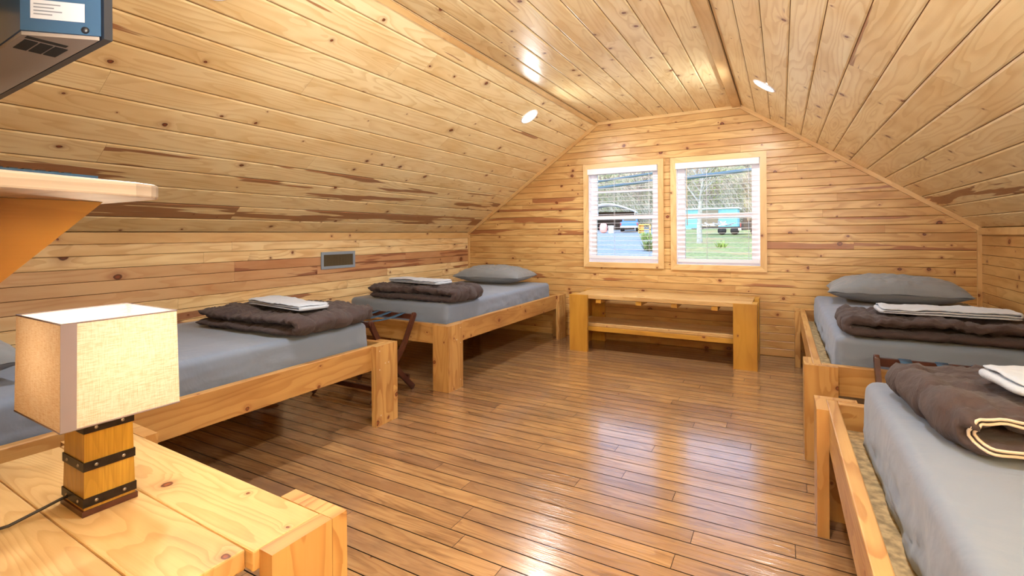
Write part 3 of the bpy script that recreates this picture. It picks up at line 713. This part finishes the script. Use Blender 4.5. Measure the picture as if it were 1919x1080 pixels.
for z in (.018, .092, .170):
    a, b = bw(z); m = MB(); g = .0022
    # open strap ring
    for (x0_, y0_, x1_, y1_) in ((-a-g, -b-g, a+g, -b), (-a-g, b, a+g, b+g), (-a-g, -b, -a, b), (a, -b, a+g, b)): m.box((x0_, y0_, z), (x1_, y1_, z+.0185))
    band = m.build('iron_band', MAT['iron'], lamp)
    for s_ in (-.55, .55):
        for c_, n_ in (((a+g, s_*b, z+.009), (1, 0, 0)), ((-a-g, s_*b, z+.009), (-1, 0, 0)), ((s_*a, -b-g, z+.009), (0, -1, 0)), ((s_*a, b+g, z+.009), (0, 1, 0))):
            m = MB(); dome(m, c_, n_, .0036); m.build('rivet', MAT['rivet'], band)
m = MB(); m.tube([(0, 0, .204), (0, 0, .275)], .011, 14); m.build('socket', MAT['iron'], lamp)
m = MB(); rows = []
for k in range(9):
    ph = -math.pi/2+k*math.pi/8; rows.append([(.028*math.cos(ph)*math.cos(t*math.pi/8)+0, .028*math.cos(ph)*math.sin(t*math.pi/8), .30+.032*math.sin(ph)) for t in range(16)])
m.grid(rows, closed_v=True); m.build('bulb', MAT['bulb'], lamp)
sh = MB(); sa0, sb0, sa1, sb1, z0_, z1_ = .1255, .103, .1215, .100, .207, .413
seg = 12
for (A0, B0, A1, B1) in (((-sa0, -sb0), (sa0, -sb0), (-sa1, -sb1), (sa1, -sb1)), ((sa0, -sb0), (sa0, sb0), (sa1, -sb1), (sa1, sb1)), ((sa0, sb0), (-sa0, sb0), (sa1, sb1), (-sa1, sb1)), ((-sa0, sb0), (-sa0, -sb0), (-sa1, sb1), (-sa1, -sb1))):
    sh.quad([(A0[0], A0[1], z0_), (B0[0], B0[1], z0_), (B1[0], B1[1], z1_), (A1[0], A1[1], z1_)])
so_ = sh.build('lamp_shade', MAT['shade'], lamp, merge=True)
md = so_.modifiers.new('solid', 'SOLIDIFY'); md.thickness = .0012; md.offset = 0
hm = MB()
hm.quad([(sa0+.0012, -sb0-.0008, z0_), (sa0+.0012, -sb0+.024, z0_), (sa1+.0012, -sb1+.024, z1_), (sa1+.0012, -sb1-.0008, z1_)])
o = hm.build('shade_seam', MAT['hem'], so_, recalc=False); mdd = o.modifiers.new('solid', 'SOLIDIFY'); mdd.thickness = .0006
for (a, b, z) in ((sa0, sb0, z0_), (sa1, sb1, z1_)):
    hm = MB(); hm.tube([(-a, -b, z), (a, -b, z), (a, b, z), (-a, b, z), (-a, -b, z)], .0018, 6); hm.build('shade_rim', MAT['hem'], so_)
sp_ = MB()
for sx, sy in ((1, 0), (-1, 0)): sp_.tube([(0, 0, .265), (sx*.05, 0, .255), (sx*sa0*.99, 0, .262)], .0017, 6)
sp_.build('shade_spider', MAT['iron'], lamp)
ld = bpy.data.lights.new('bulb_light', 'POINT'); ld.energy = LAMP_POWER; ld.color = (1, .87, .68); ld.shadow_soft_size = .034
lo = bpy.data.objects.new('bulb_light', ld); COL.objects.link(lo); lo.parent = lamp; lo.location = (0, 0, .345)
m = MB(); m.tube([(-1.342, .4505, .566), (-1.342, .440, .565), (-1.340, .41, .560), (-1.342, .36, .550), (-1.36, .32, .546), (-1.42, .27, .5445), (-1.55, .21, .5445), (-1.70, .15, .5445), (-1.76, .12, .5445)], .0032, 8)
o = m.build('lamp_cord', MAT['cord']); tag(o, 'dark power cord running from the lamp base across the plank table', 'cord')

# ------------------------------------------------------------------ vent in the left wall
v = thing('wall_vent', (XL, 2.995, .910), 'grey metal air vent grille set in the left wall', 'air vent')
m = MB(); a, b, f = .185, .073, .024
for (y0, z0, y1, z1) in ((-a, -b, a, -b+f), (-a, b-f, a, b), (-a, -b+f, -a+f, b-f), (a-f, -b+f, a, b-f)): m.box((.0005, y0, z0), (.009, y1, z1))
m.build('vent_frame', MAT['steel'], v, bevel=.003)
m = MB(); k = -a+f+.004
while k < a-f: m.box((.002, k-.0006, -b+f), (.008, k+.0006, b-f)); k += .0092
m.build('louvres', MAT['louvre'], v)
m = MB(); m.box((.0004, -a+f, -b+f), (.0012, a-f, b-f)); m.build('duct_opening', MAT['dark'], v)

# ------------------------------------------------------------------ luggage racks
def rack(x0, x1, y0, y1, label):
    r = thing('luggage_rack', ((x0+x1)/2, (y0+y1)/2, 0), label, 'luggage rack', 'folding luggage racks')
    hx, hy = (x1-x0)/2, (y1-y0)/2; zt = .53; g = MAT['rackwood']
    for s_ in (1, -1):
        for sx in (-1, 1):
            xx = sx*(hx-.012-(0.022 if s_ < 0 else 0))
            m = MB(); pts = [(0, s_*(hy-.012), zt+.012), (0, s_*(hy*.45), zt*.66), (0, -s_*(hy*.35), zt*.28), (0, -s_*(hy+.0), 0.012)]
            for p, q in zip(pts[:-1], pts[1:]): m.bar((xx, p[1], p[2]), (xx, q[1], q[2]), .02, .036, (0, 1, 0) if False else (0, .3*s_, 1))
            m.tube([(xx-.011, pts[0][1], zt+.012), (xx+.011, pts[0][1], zt+.012)], .019, 16)
            m.build('leg', g, r, bevel=.003)
        m = MB(); m.bar((-hx+.02, s_*(hy-.02), zt), (hx-.02, s_*(hy-.02), zt), .022, .036); m.build('top_bar', g, r, bevel=.004)
        m = MB(); m.bar((-hx+.03, -s_*(hy-.05), .10), (hx-.03, -s_*(hy-.05), .10), .018, .03); m.build('stretcher', g, r, bevel=.003)
    m = MB(); m.tube([(-hx, 0, .275), (hx, 0, .275)], .006, 10); m.build('pivot_rod', MAT['iron'], r)
    for fx in (-.62, -.2, .2, .62):
        m = MB(); rows = []
        for k in range(15):
            t = -1+2*k/14; yy = t*(hy-.008); zz = zt+.021-.018*(1-t*t)
            rows.append([(fx*hx-.022, yy, zz), (fx*hx+.022, yy, zz)])
        m.grid(rows); o = m.build('strap', MAT['strap'], r); md = o.modifiers.new('s', 'SOLIDIFY'); md.thickness = .002
    return r
rack(-2.93, -2.33, 2.335, 2.765, 'dark folding luggage rack with blue straps between the two left beds')
rack(.365, .965, 2.335, 2.765, 'dark folding luggage rack with blue straps between the two right beds')

# ------------------------------------------------------------------ shelf, remote, television at upper left
sz = 1.180
sf = thing('wall_shelf', (-1.5, YW, sz), 'pine wall shelf with an orange triangular bracket below the television', 'shelf')
m = MB(); rows = []
x1s, y1s, rr = .660, .352, .05
out = [(-1.2, .005), (x1s+.065, .005), (x1s+.005, y1s-rr)]
out += [(x1s-rr+rr*math.cos(a), y1s-rr+rr*math.sin(a)) for a in [math.radians(k*15) for k in range(1, 7)]]
out += [(-1.2, y1s)]
b0 = len(m.v)
for z in (0, .0215): m.v += [(x, y, z) for x, y in out]
n = len(out)
for i in range(n):
    j = (i+1) % n; m.f.append((i, j, n+j, n+i)); L = lambda k: (out[k][0]+out[k][1]*1.0); m.uv += [(L(i), 0), (L(j), 0), (L(j), .0215), (L(i), .0215)]; m.t.append(.4); m.mi.append(0); m.sm.append(False)
m.f.append(tuple(range(n))[::-1]); m.uv += [(x, y) for x, y in out[::-1]]; m.t.append(.4); m.mi.append(0); m.sm.append(False)
m.f.append(tuple(range(n, 2*n))); m.uv += [(x, y) for x, y in out]; m.t.append(.4); m.mi.append(0); m.sm.append(False)
m.build('shelf_board', MAT['ply'], sf, bevel=.003)
m = MB(); bxx = .50; tri = [(.004, -.0005), (.325, -.0005), (.004, -.325)]
A = [(bxx, y, z) for y, z in tri]; B = [(bxx-.018, y, z) for y, z in tri]
m.quad(A, [(y, z) for y, z in tri], .3); m.quad(B[::-1], [(y, z) for y, z in tri[::-1]], .3)
for i in range(3): j = (i+1) % 3; m.quad([A[i], B[i], B[j], A[j]], None, .3, 1)
m.build('bracket', [MAT['bracket'], MAT['ply']], sf, bevel=.001)
rm = thing('remote_control', (-.93, .27, sz+.0217), 'dark blue remote control lying on the pine shelf', 'remote control', rz=math.radians(96))
m = MB(); m.box((-.10, -.022, 0), (.075, .022, .0125)); m.build('case', MAT['bluepl'], rm, bevel=.005, seg=3)
for i in range(9):
    for j in (-1, 0, 1): m = MB(); m.box((-.085+i*.015, j*.013-.004, .0125), (-.085+i*.015+.009, j*.013+.004, .0145)); m.build('button', MAT['blackpl'], rm, bevel=.001)

tz = 1.42
tv = thing('television', (-.893, .358, tz), 'television mounted high above the pine shelf, seen from its side and underside', 'television', rz=math.radians(-3))
m = MB(); m.box((-.74, -.011, 0), (0, -.0005, .44)); m.build('bezel', MAT['blackpl'], tv, bevel=.002)
m = MB(); m.box((-.725, -.0005, .012), (-.012, .0015, .43)); m.build('screen', MAT['blackpl'], tv)
m = MB()
def hexa(p, mi=0):
    for q in ((0, 1, 2, 3), (7, 6, 5, 4), (0, 4, 5, 1), (1, 5, 6, 2), (2, 6, 7, 3), (3, 7, 4, 0)): m.quad([p[i] for i in q], None, .5, mi)
yb, yf, xb, xf = -.085, -.0115, -.078, -.010
hexa([(-.66, yb, .006), (xb, yb, .006), (xf, yf, .006), (-.73, yf, .006), (-.66, yb, .36), (xb, yb, .36), (xf, yf, .41), (-.73, yf, .41)])
hs = m.build('back_housing', MAT['bluepl'], tv, bevel=.006, seg=3)
m = MB(); hexa([(-.655, yb+.002, .000), (xb-.003, yb+.002, .000), (xf-.003, yf-.001, .0), (-.725, yf-.001, .0), (-.655, yb+.002, .0055), (xb-.003, yb+.002, .0055), (xf-.003, yf-.001, .0055), (-.725, yf-.001, .0055)])
m.build('bottom_cover', MAT['greypl'], tv, bevel=.001)
for k in range(3):
    y8 = yb+.010+k*.0175
    m = MB(); m.quad([(-.100, y8, -.0004), (-.158, y8, -.0004), (-.158, y8+.015, -.0004), (-.100, y8+.015, -.0004)]); o = m.build('air_slot', MAT['dark'], tv, recalc=False); mdx = o.modifiers.new('s', 'SOLIDIFY'); mdx.thickness = .001; mdx.offset = 0
m = MB(); m.box((-.092, yb+.008, -.0006), (-.080, yb+.055, .001)); m.build('socket_recess', MAT['dark'], tv)
def onside(t, z, e=.0012):   # point on the slanted right side face, t = 0 at the back
    return (xb+(xf-xb)*t+e*.73, yb+(yf-yb)*t-e*.68, z)
m = MB(); m.quad([onside(.13, .024), onside(.80, .024), onside(.80, .052), onside(.13, .052)], mi=0)
for k, b in enumerate((.50, .42, .52, .40)): z = .045-k*.005; m.quad([onside(.17, z, .0016), onside(b, z, .0016), onside(b, z+.0018, .0016), onside(.17, z+.0018, .0016)], mi=1)
lb = m.build('rating_label', [MAT['label'], MAT['ink']], tv, recalc=False); lb['label'] = 'white paper rating label with lines of small print'
m = MB(); dome(m, onside(.8, .013, 0), (.73, -.68, 0), .0055); m.build('rubber_bumper', MAT['blackpl'], tv)
m = MB(); m.box((-.45, -.296, .15), (-.30, yb+.001, .28)); m.build('wall_mount', MAT['blackpl'], tv, bevel=.004)

# ------------------------------------------------------------------ outside
def ground_z(y): return 1.4-.045*(55-y)
def gmat():
    T = NT('yard_ground'); g = T.n('ShaderNodeNewGeometry'); sp = T.n('ShaderNodeSeparateXYZ'); T.l(g.outputs['Position'], sp.inputs[0])
    n1 = T.noise(g.outputs['Position'], .35, 5, .6); n2 = T.noise(g.outputs['Position'], 6, 4, .7)
    grass = T.mix(T.smooth(n2, .35, .65), rgb(98, 108, 56), rgb(158, 164, 100)); grass = T.mix(T.smooth(n1, .5, .65, 0, .7), grass, rgb(170, 140, 96))
    grav = T.mix(T.smooth(n2, .3, .7), rgb(112, 120, 126), rgb(148, 156, 160))
    # driveway lies on the left of the yard
    edge = T.M('SUBTRACT', T.M('MULTIPLY_ADD', sp.outputs[1], -.21, T.M('MULTIPLY', sp.outputs[0], -1.0)), T.M('MULTIPLY_ADD', n1, 1.5, -.6))
    c = T.mix(T.smooth(edge, -.25, .25), grass, grav)
    T.bsdf(c, .95); return T.m
m = MB(); rows = []
for i in range(30):
    y = 6+i*2.2; rows.append([(x, y, ground_z(y)+.12*nz((x, y, 0), .2, 3)-(.0 if y > 10 else .3)) for x in [-60+k*3 for k in range(41)]])
m.grid(rows); gnd = m.build('yard', gmat()); gnd['kind'] = 'structure'
def hillm():
    T = NT('wooded_hill'); g = T.n('ShaderNodeNewGeometry')
    n1 = T.noise(g.outputs['Position'], .12, 6, .65); n2 = T.noise(g.outputs['Position'], 1.6, 6, .75)
    c = T.mix(T.smooth(n1, .4, .6), rgb(178, 152, 120), rgb(138, 140, 92)); c = T.mix(T.smooth(n2, .46, .6), c, rgb(66, 70, 56)); c = T.mix(T.smooth(n2, .3, .42, 1, 0), c, rgb(206, 196, 180))
    T.bsdf(c, 1); return T.m
m = MB(); rows = []
for i in range(26):
    y = 69+i*3; rows.append([(x, y, ground_z(69)-.3+(y-69)*.42+2.5*nz((x, y, 0), .05, 4)*min(1, i/5)) for x in [-110+k*5 for k in range(41)]])
m.grid(rows); hl = m.build('hillside', hillm()); hl['kind'] = 'structure'
# brush on the slope: nobody could count the twigs
rb = random.Random(77); m = MB()
for k in range(9000):
    y = rb.uniform(63, 84); x = -y*math.tan(math.radians(rb.uniform(1.0, 21.5))); z = ground_z(66)+max(0, y-69)*.42-.2; h_ = rb.uniform(.8, 3.2)
    a = Vector((rb.uniform(-.9, .9), rb.uniform(-.5, .5), rb.uniform(.25, 1))).normalized()*h_; b0_ = Vector((x, y, z+rb.uniform(0, 2.2))); w_ = Vector((.018, 0, .018))*rb.uniform(.6, 1.5)
    m.quad([b0_-w_, b0_+w_, b0_+a+w_*.3, b0_+a-w_*.3], None, .5, rb.choice((0, 0, 1, 2)))
bo = m.build('brush', [simple('pale_twigs', (160, 156, 142), .9), simple('olive_twigs', (110, 118, 74), .9), simple('dark_twigs', (74, 72, 62), .9)], recalc=False)
tag(bo, 'tangled pale twiggy brush along the foot of the wooded hill', 'brush', kind='stuff')
MAT['bark'] = simple('grey_bark', (120, 108, 98), .9, nscale=8, var=.3)
MAT['birch'] = simple('pale_bark', (150, 150, 144), .8, nscale=5, var=.25)
MAT['leaf'] = simple('olive_leaves', (120, 132, 76), .8, nscale=3, var=.35)
MAT['leafp'] = simple('pale_leaves', (150, 168, 96), .8, nscale=3, var=.35)
def tree_mesh(seed, H, mat, name, dens=1.0, leaves=0):
    rnd = random.Random(seed); m = MB()
    def br(p, d, L, r, lev):
        pts = [p]; q = p.copy(); dd = d.copy()
        for k in range(4):
            dd = (dd+Vector((rnd.uniform(-.2, .2), rnd.uniform(-.2, .2), rnd.uniform(-.05, .15)))*(.5 if lev == 0 else 1)).normalized(); q = q+dd*L/4; pts.append(q.copy())
        m.tube(pts, [r*(1-.16*k) for k in range(5)], 6 if lev == 0 else 3, cap=False)
        if lev < 3:
            nb = int((7, 5, 4)[lev]*dens)
            for k in range(nb):
                t = rnd.uniform(.3 if lev == 0 else .2, 1); i = min(3, int(t*4)); s = pts[i].lerp(pts[i+1], t*4-i if t < 1 else 1)
                a = rnd.uniform(0, 6.28); nd = (dd*.5+Vector((math.cos(a), math.sin(a), rnd.uniform(.1, .8)))).normalized()
                br(s, nd, L*rnd.uniform(.4, .6), r*.5*(1-.3*t), lev+1)
        elif leaves:
            for k in range(leaves):
                c = pts[rnd.randint(1, 4)]; s = .13; a = Vector((rnd.uniform(-1, 1), rnd.uniform(-1, 1), rnd.uniform(-1, 1))).normalized(); b = a.orthogonal().normalized()
                m.quad([c+a*s, c+b*s, c-a*s, c-b*s], mi=1)
    br(Vector((0, 0, 0)), Vector((0, 0, 1)), H*.6, H*.022, 0)
    return m
protos = [(tree_mesh(1, 15, None, 'a').build('tree', [MAT['bark'], MAT['leaf']])), tree_mesh(2, 12, None, 'b', 1.1, 2).build('tree', [MAT['bark'], MAT['leafp']]), tree_mesh(5, 13, None, 'c', 1.0, 5).build('tree', [MAT['bark'], MAT['leaf']])]
tl = ['bare grey tree on the wooded hill beyond the yard', 'pale leafed thin tree on the wooded hill beyond the yard', 'bushy olive tree on the wooded hill beyond the yard']
rnd = random.Random(12); k = 0; spots = []
for row, dd in enumerate((72, 82, 93, 105)):
    w_ = dd*math.tan(math.radians(20.5))
    for q in range(5+row//2):
        spots.append((-.6-(q+.5+rnd.uniform(-.3, .3))*w_/(5+row//2), dd+rnd.uniform(-3, 3)))
used = [False]*3
for i, (x, y) in enumerate(spots):
    kd = (0, 1, 2, 0, 1)[i % 5]; o = protos[kd] if not used[kd] else protos[kd].copy()
    if used[kd]: COL.objects.link(o)
    used[kd] = True
    gz = ground_z(y) if y < 69 else ground_z(69)-.3+(y-69)*.42
    o.location = (x, y, gz-.4); o.rotation_euler = (0, 0, rnd.uniform(0, 6)); s = rnd.uniform(.55, .72); o.scale = (s, s, s); tag(o, tl[kd], 'tree', 'trees on the hill')
def px(x, y, Y):
    """direction through photo pixel, at depth Y"""
    d = rt*((x-959.5)/F_PX)-up*((y-CY)/F_PX)+fw; t = Y/d.y; return Vector((d.x*t, Y, EYE+d.z*t))
# pale trunk in front of the right window view
b = px(1311, 437, 34); m = tree_mesh(9, 9, None, 'p', .9)
o = m.build('tree', [MAT['birch'], MAT['leaf']]); o.location = (b.x, 34, ground_z(34)-.2); tag(o, 'pale barked tree standing on the lawn, left part of the right window view', 'tree')
for i, (x, y) in enumerate(((4.0, 32), (7.5, 39), (4.6, 47), (12, 30), (3.2, 24))):
    o = protos[(0, 2)[i % 2]].copy(); COL.objects.link(o); o.location = (x, y, ground_z(y)-.3); o.rotation_euler = (0, 0, i*1.3); o.scale = (.9, .9, .8); tag(o, 'tree beside the lawn, its shadow falling on the driveway', 'tree', 'trees beside the lawn')
MAT['cable'] = simple('grey_blue_cable', (70, 92, 106), .5)
# cables
m = MB()
for (a, b_, r_) in (((1090, 345, 9), (1250, 321, 11), .022), ((1090, 357, 9), (1250, 335, 11), .028)):
    A, B = px(*a), px(*b_); D = (B-A); m = MB(); m.tube([A-D*.6, A, B, B+D*.25], r_, 8)
    tag(m.build('utility_cable', MAT['cable']), 'upper dark cable crossing the view of the left window' if r_ < .025 else 'lower, thicker dark cable crossing the view of the left window', 'cable')
A, B = px(1270, 336, 10), px(1440, 314, 12); D = B-A; m = MB(); m.tube([A-D*.08, A, B, B+D*.8], .04, 8)
tag(m.build('utility_cable', MAT['cable']), 'thick dark cable crossing the top of the right window view', 'cable')
MAT['truck'] = simple('blue_car_paint', (52, 108, 176), .3, .2); MAT['chrome'] = simple('bumper_chrome', (200, 205, 210), .25, .8)
MAT['rubber'] = simple('tyre_rubber', (26, 26, 28), .8); MAT['win'] = simple('dark_car_glass', (30, 40, 48), .1)
MAT['red'] = simple('red_lens', (170, 30, 30), .3); MAT['shedb'] = simple('light_blue_siding', (100, 158, 178), .6, nscale=2, var=.08)
MAT['roofw'] = simple('white_roof_metal', (232, 236, 238), .5); MAT['black'] = simple('black_car_paint', (20, 25, 26), .6)
MAT['pink'] = simple('pink_plastic', (226, 150, 140), .5); MAT['yel'] = simple('yellow_wood', (206, 160, 80), .6)
def wheel(m, c, r, w, mi_t=0):
    n = 20
    for (r0, mi) in ((r, mi_t),):
        m.tube([(c[0]-w/2, c[1], c[2]), (c[0]+w/2, c[1], c[2])], r0, n, mi)
def vehicle(name, loc, rz, label, cat, body, suv=False):
    r = thing(name, loc, label, cat, rz=rz)     # length along y, rear at -y
    m = MB(); m.box((-.92, -2.6, .45), (.92, 2.6, 1.05)); m.build('body', body, r, bevel=.08, seg=3)
    if suv: m = MB(); m.box((-.84, -2.5, 1.05), (.84, 1.0, 1.75)); m.build('cab', body, r, bevel=.12, seg=3); m = MB(); m.box((-.7, -2.53, 1.15), (.7, -2.49, 1.6)); m.box((-.86, -2.2, 1.15), (-.83, .7, 1.6)); m.box((.83, -2.2, 1.15), (.86, .7, 1.6)); m.build('window_glass', MAT['win'], r)
    else:
        m = MB(); m.box((-.82, -.5, 1.05), (.82, 1.2, 1.75)); m.build('cab', body, r, bevel=.12, seg=3); m = MB(); m.box((-.66, -.53, 1.2), (.66, -.49, 1.6)); m.build('window_glass', MAT['win'], r)
        m = MB(); m.box((-.80, -2.64, .62), (.80, -2.58, 1.08)); m.build('tailgate', body, r, bevel=.02)
    m = MB(); m.box((-.9, -2.8, .42), (.9, -2.6, .6)); m.build('rear_bumper', MAT['chrome'], r, bevel=.02)
    for sx in (-1, 1):
        m = MB(); m.box((sx*.86-.05, -2.66, .68), (sx*.86+.05, -2.6, .98)); m.build('tail_light', MAT['red'], r)
        for yy in (-1.6, 1.7):
            m = MB(); wheel(m, (sx*.82, yy, .36), .36, .24); w_ = m.build('wheel', MAT['rubber'], r); m = MB(); wheel(m, (sx*.82, yy, .36), .2, .27); m.build('hubcap', MAT['chrome'], w_)
t0 = px(1175, 433, 52); gz = ground_z(52); vehicle('pickup_truck', (t0.x-.35, 54.5, gz+.1), math.radians(13), 'blue pickup truck parked by the carport, seen through the left window', 'truck', MAT['truck'])
t1 = px(1400, 432, 42); vehicle('car', (t1.x+2.4, 41, ground_z(42)+.1), math.radians(-100), 'black car parked at the right, seen through the right window', 'car', MAT['black'], True)
# carport
c0 = px(1146, 433, 57); cp = thing('carport', (c0.x-1.0, 59, ground_z(57)), 'open carport with a low white arched roof behind the blue pickup truck', 'carport', rz=math.radians(12))
m = MB(); rows = []
for k in range(13):
    t = -1+2*k/12; x = t*3.4; z = 3.35-1.0*abs(t)**1.6; rows.append([(x, -2.2, z), (x, 3, z)])
m.grid(rows); o = m.build('roof', MAT['roofw'], cp); md = o.modifiers.new('s', 'SOLIDIFY'); md.thickness = .12
for sx in (-1, 1):
    for yy in (-2, 2.8): m = MB(); m.box((sx*3.3-.04, yy-.04, 0), (sx*3.3+.04, yy+.04, 2.4)); m.build('post', MAT['roofw'], cp)
m = MB(); m.box((-3.3, 2.9, 0), (3.3, 2.98, 2.5)); m.box((-3.34, -1, .2), (-3.3, 2.9, 2.3)); m.build('back_wall', simple('brown_boards', (52, 40, 36), .9), cp)
# small things by the carport
def blob(name, p, s, mat, label, cat):
    m = MB(); rows = []
    for k in range(9):
        ph = -math.pi/2+k*math.pi/8; rows.append([(s[0]*math.cos(ph)**.6*math.cos(t*math.pi/8) if k not in (0, 8) else 0, s[0]*(math.cos(ph)**.6 if k not in (0, 8) else 0)*math.sin(t*math.pi/8), s[1]/2+s[1]/2*math.sin(ph)) for t in range(16)])
    m.grid(rows, closed_v=True); o = m.build(name, mat, merge=True); o.location = p; return tag(o, label, cat)
p = px(1131, 433, 51); blob('barrel', (p.x, 51, ground_z(51)), (.42, 1.1), MAT['pink'], 'pink plastic barrel standing left of the pickup truck', 'barrel')
p = px(1145, 433, 51); m = MB(); m.box((-.22, -.22, 0), (.22, .22, .75)); m.box((-.25, -.25, .7), (.25, .25, .8)); o = m.build('bin', MAT['roofw'], bevel=.03); o.location = (p.x, 51, ground_z(51)); tag(o, 'small white bin between the pink barrel and the pickup truck', 'bin')
p = px(1208, 433, 50); m = MB(); m.box((-1.1, -.3, 0), (-.95, .3, 1.2)); m.box((.95, -.3, 0), (1.1, .3, 1.2)); m.box((-1.1, -.3, 1.1), (1.1, .3, 1.25)); m.box((-1.1, -.3, .45), (1.1, .3, .55)); m.box((-1.1, .25, 0), (-.2, .3, 1.2)); o = m.build('wooden_rack', MAT['yel']); o.location = (p.x, 50, ground_z(50)); o.scale = (.55, .55, .75); tag(o, 'yellow wooden rack standing right of the pickup truck', 'rack')
# blue shed
p = px(1335, 430, 60); sh_ = thing('shed', (p.x, 62, ground_z(60)), 'light blue shed at the foot of the hill, right window view', 'shed')
m = MB(); m.box((-4, -1.6, 0), (2.6, 1.6, 2.3)); m.build('wall', MAT['shedb'], sh_); m = MB(); m.box((-4.2, -1.9, 2.3), (2.8, 1.9, 2.42)); m.build('roof', MAT['roofw'], sh_)
m = MB(); m.box((-1.2, -1.64, .1), (.6, -1.58, 2.2)); m.build('door', MAT['win'], sh_)
# utility trailer
p = px(1338, 432, 46); tr = thing('trailer', (p.x+1.3, 46, ground_z(46)), 'low dark flatbed trailer loaded with scrap, left of the black car', 'trailer', rz=math.radians(-4))
m = MB(); m.box((-2.2, -.9, .55), (2.2, .9, .68)); m.box((-3.2, -.06, .5), (-2.2, .06, .6)); m.build('bed', MAT['rubber'], tr)
m = MB()
for s_ in (-.5, .5): m.tube([(s_, -1.02, .34), (s_, -.82, .34)], .34, 18)
m.build('wheel', MAT['rubber'], tr)
m = MB(); rr_ = random.Random(4)
for k in range(22): c = Vector((rr_.uniform(-2, 2), rr_.uniform(-.7, .7), .8)); d = Vector((rr_.uniform(-1, 1), rr_.uniform(-.5, .5), rr_.uniform(0, .6))); m.bar(c, c+d*.7, .12, .08, mi=0)
m.build('scrap_load', MAT['chrome'], tr)
# plants
def tuft(px_, py_, Y, s, n, label, mat='leafp'):
    p = px(px_, py_, Y); m = MB(); rr = random.Random(int(px_))
    for k in range(n):
        a = rr.uniform(0, 6.28); l = s*rr.uniform(.5, 1); b = Vector((math.cos(a)*.6, math.sin(a)*.6, rr.uniform(.5, 1.2))).normalized()*l; w = Vector((-math.sin(a), math.cos(a), 0))*s*.05
        o_ = Vector((rr.uniform(-.4, .4)*s, rr.uniform(-.4, .4)*s, 0)); m.quad([o_-w, o_+w, o_+b*.6+w*.8, o_+b*.6-w*.8]); m.quad([o_+b*.6-w*.8, o_+b*.6+w*.8, o_+b, o_+b])
    o = m.build('shrub', MAT[mat], recalc=False); o.location = (p.x, Y, ground_z(Y)); return tag(o, label, 'plant')
tuft(1213, 440, 38, .85, 160, 'bright green spiky plant at the right edge of the driveway')
tuft(1220, 468, 28, .8, 260, 'grey green shrub at the driveway edge, in front of the spiky plant', 'leaf')
tuft(1352, 462, 30, .55, 90, 'green weed clump on the lawn in the right window view')
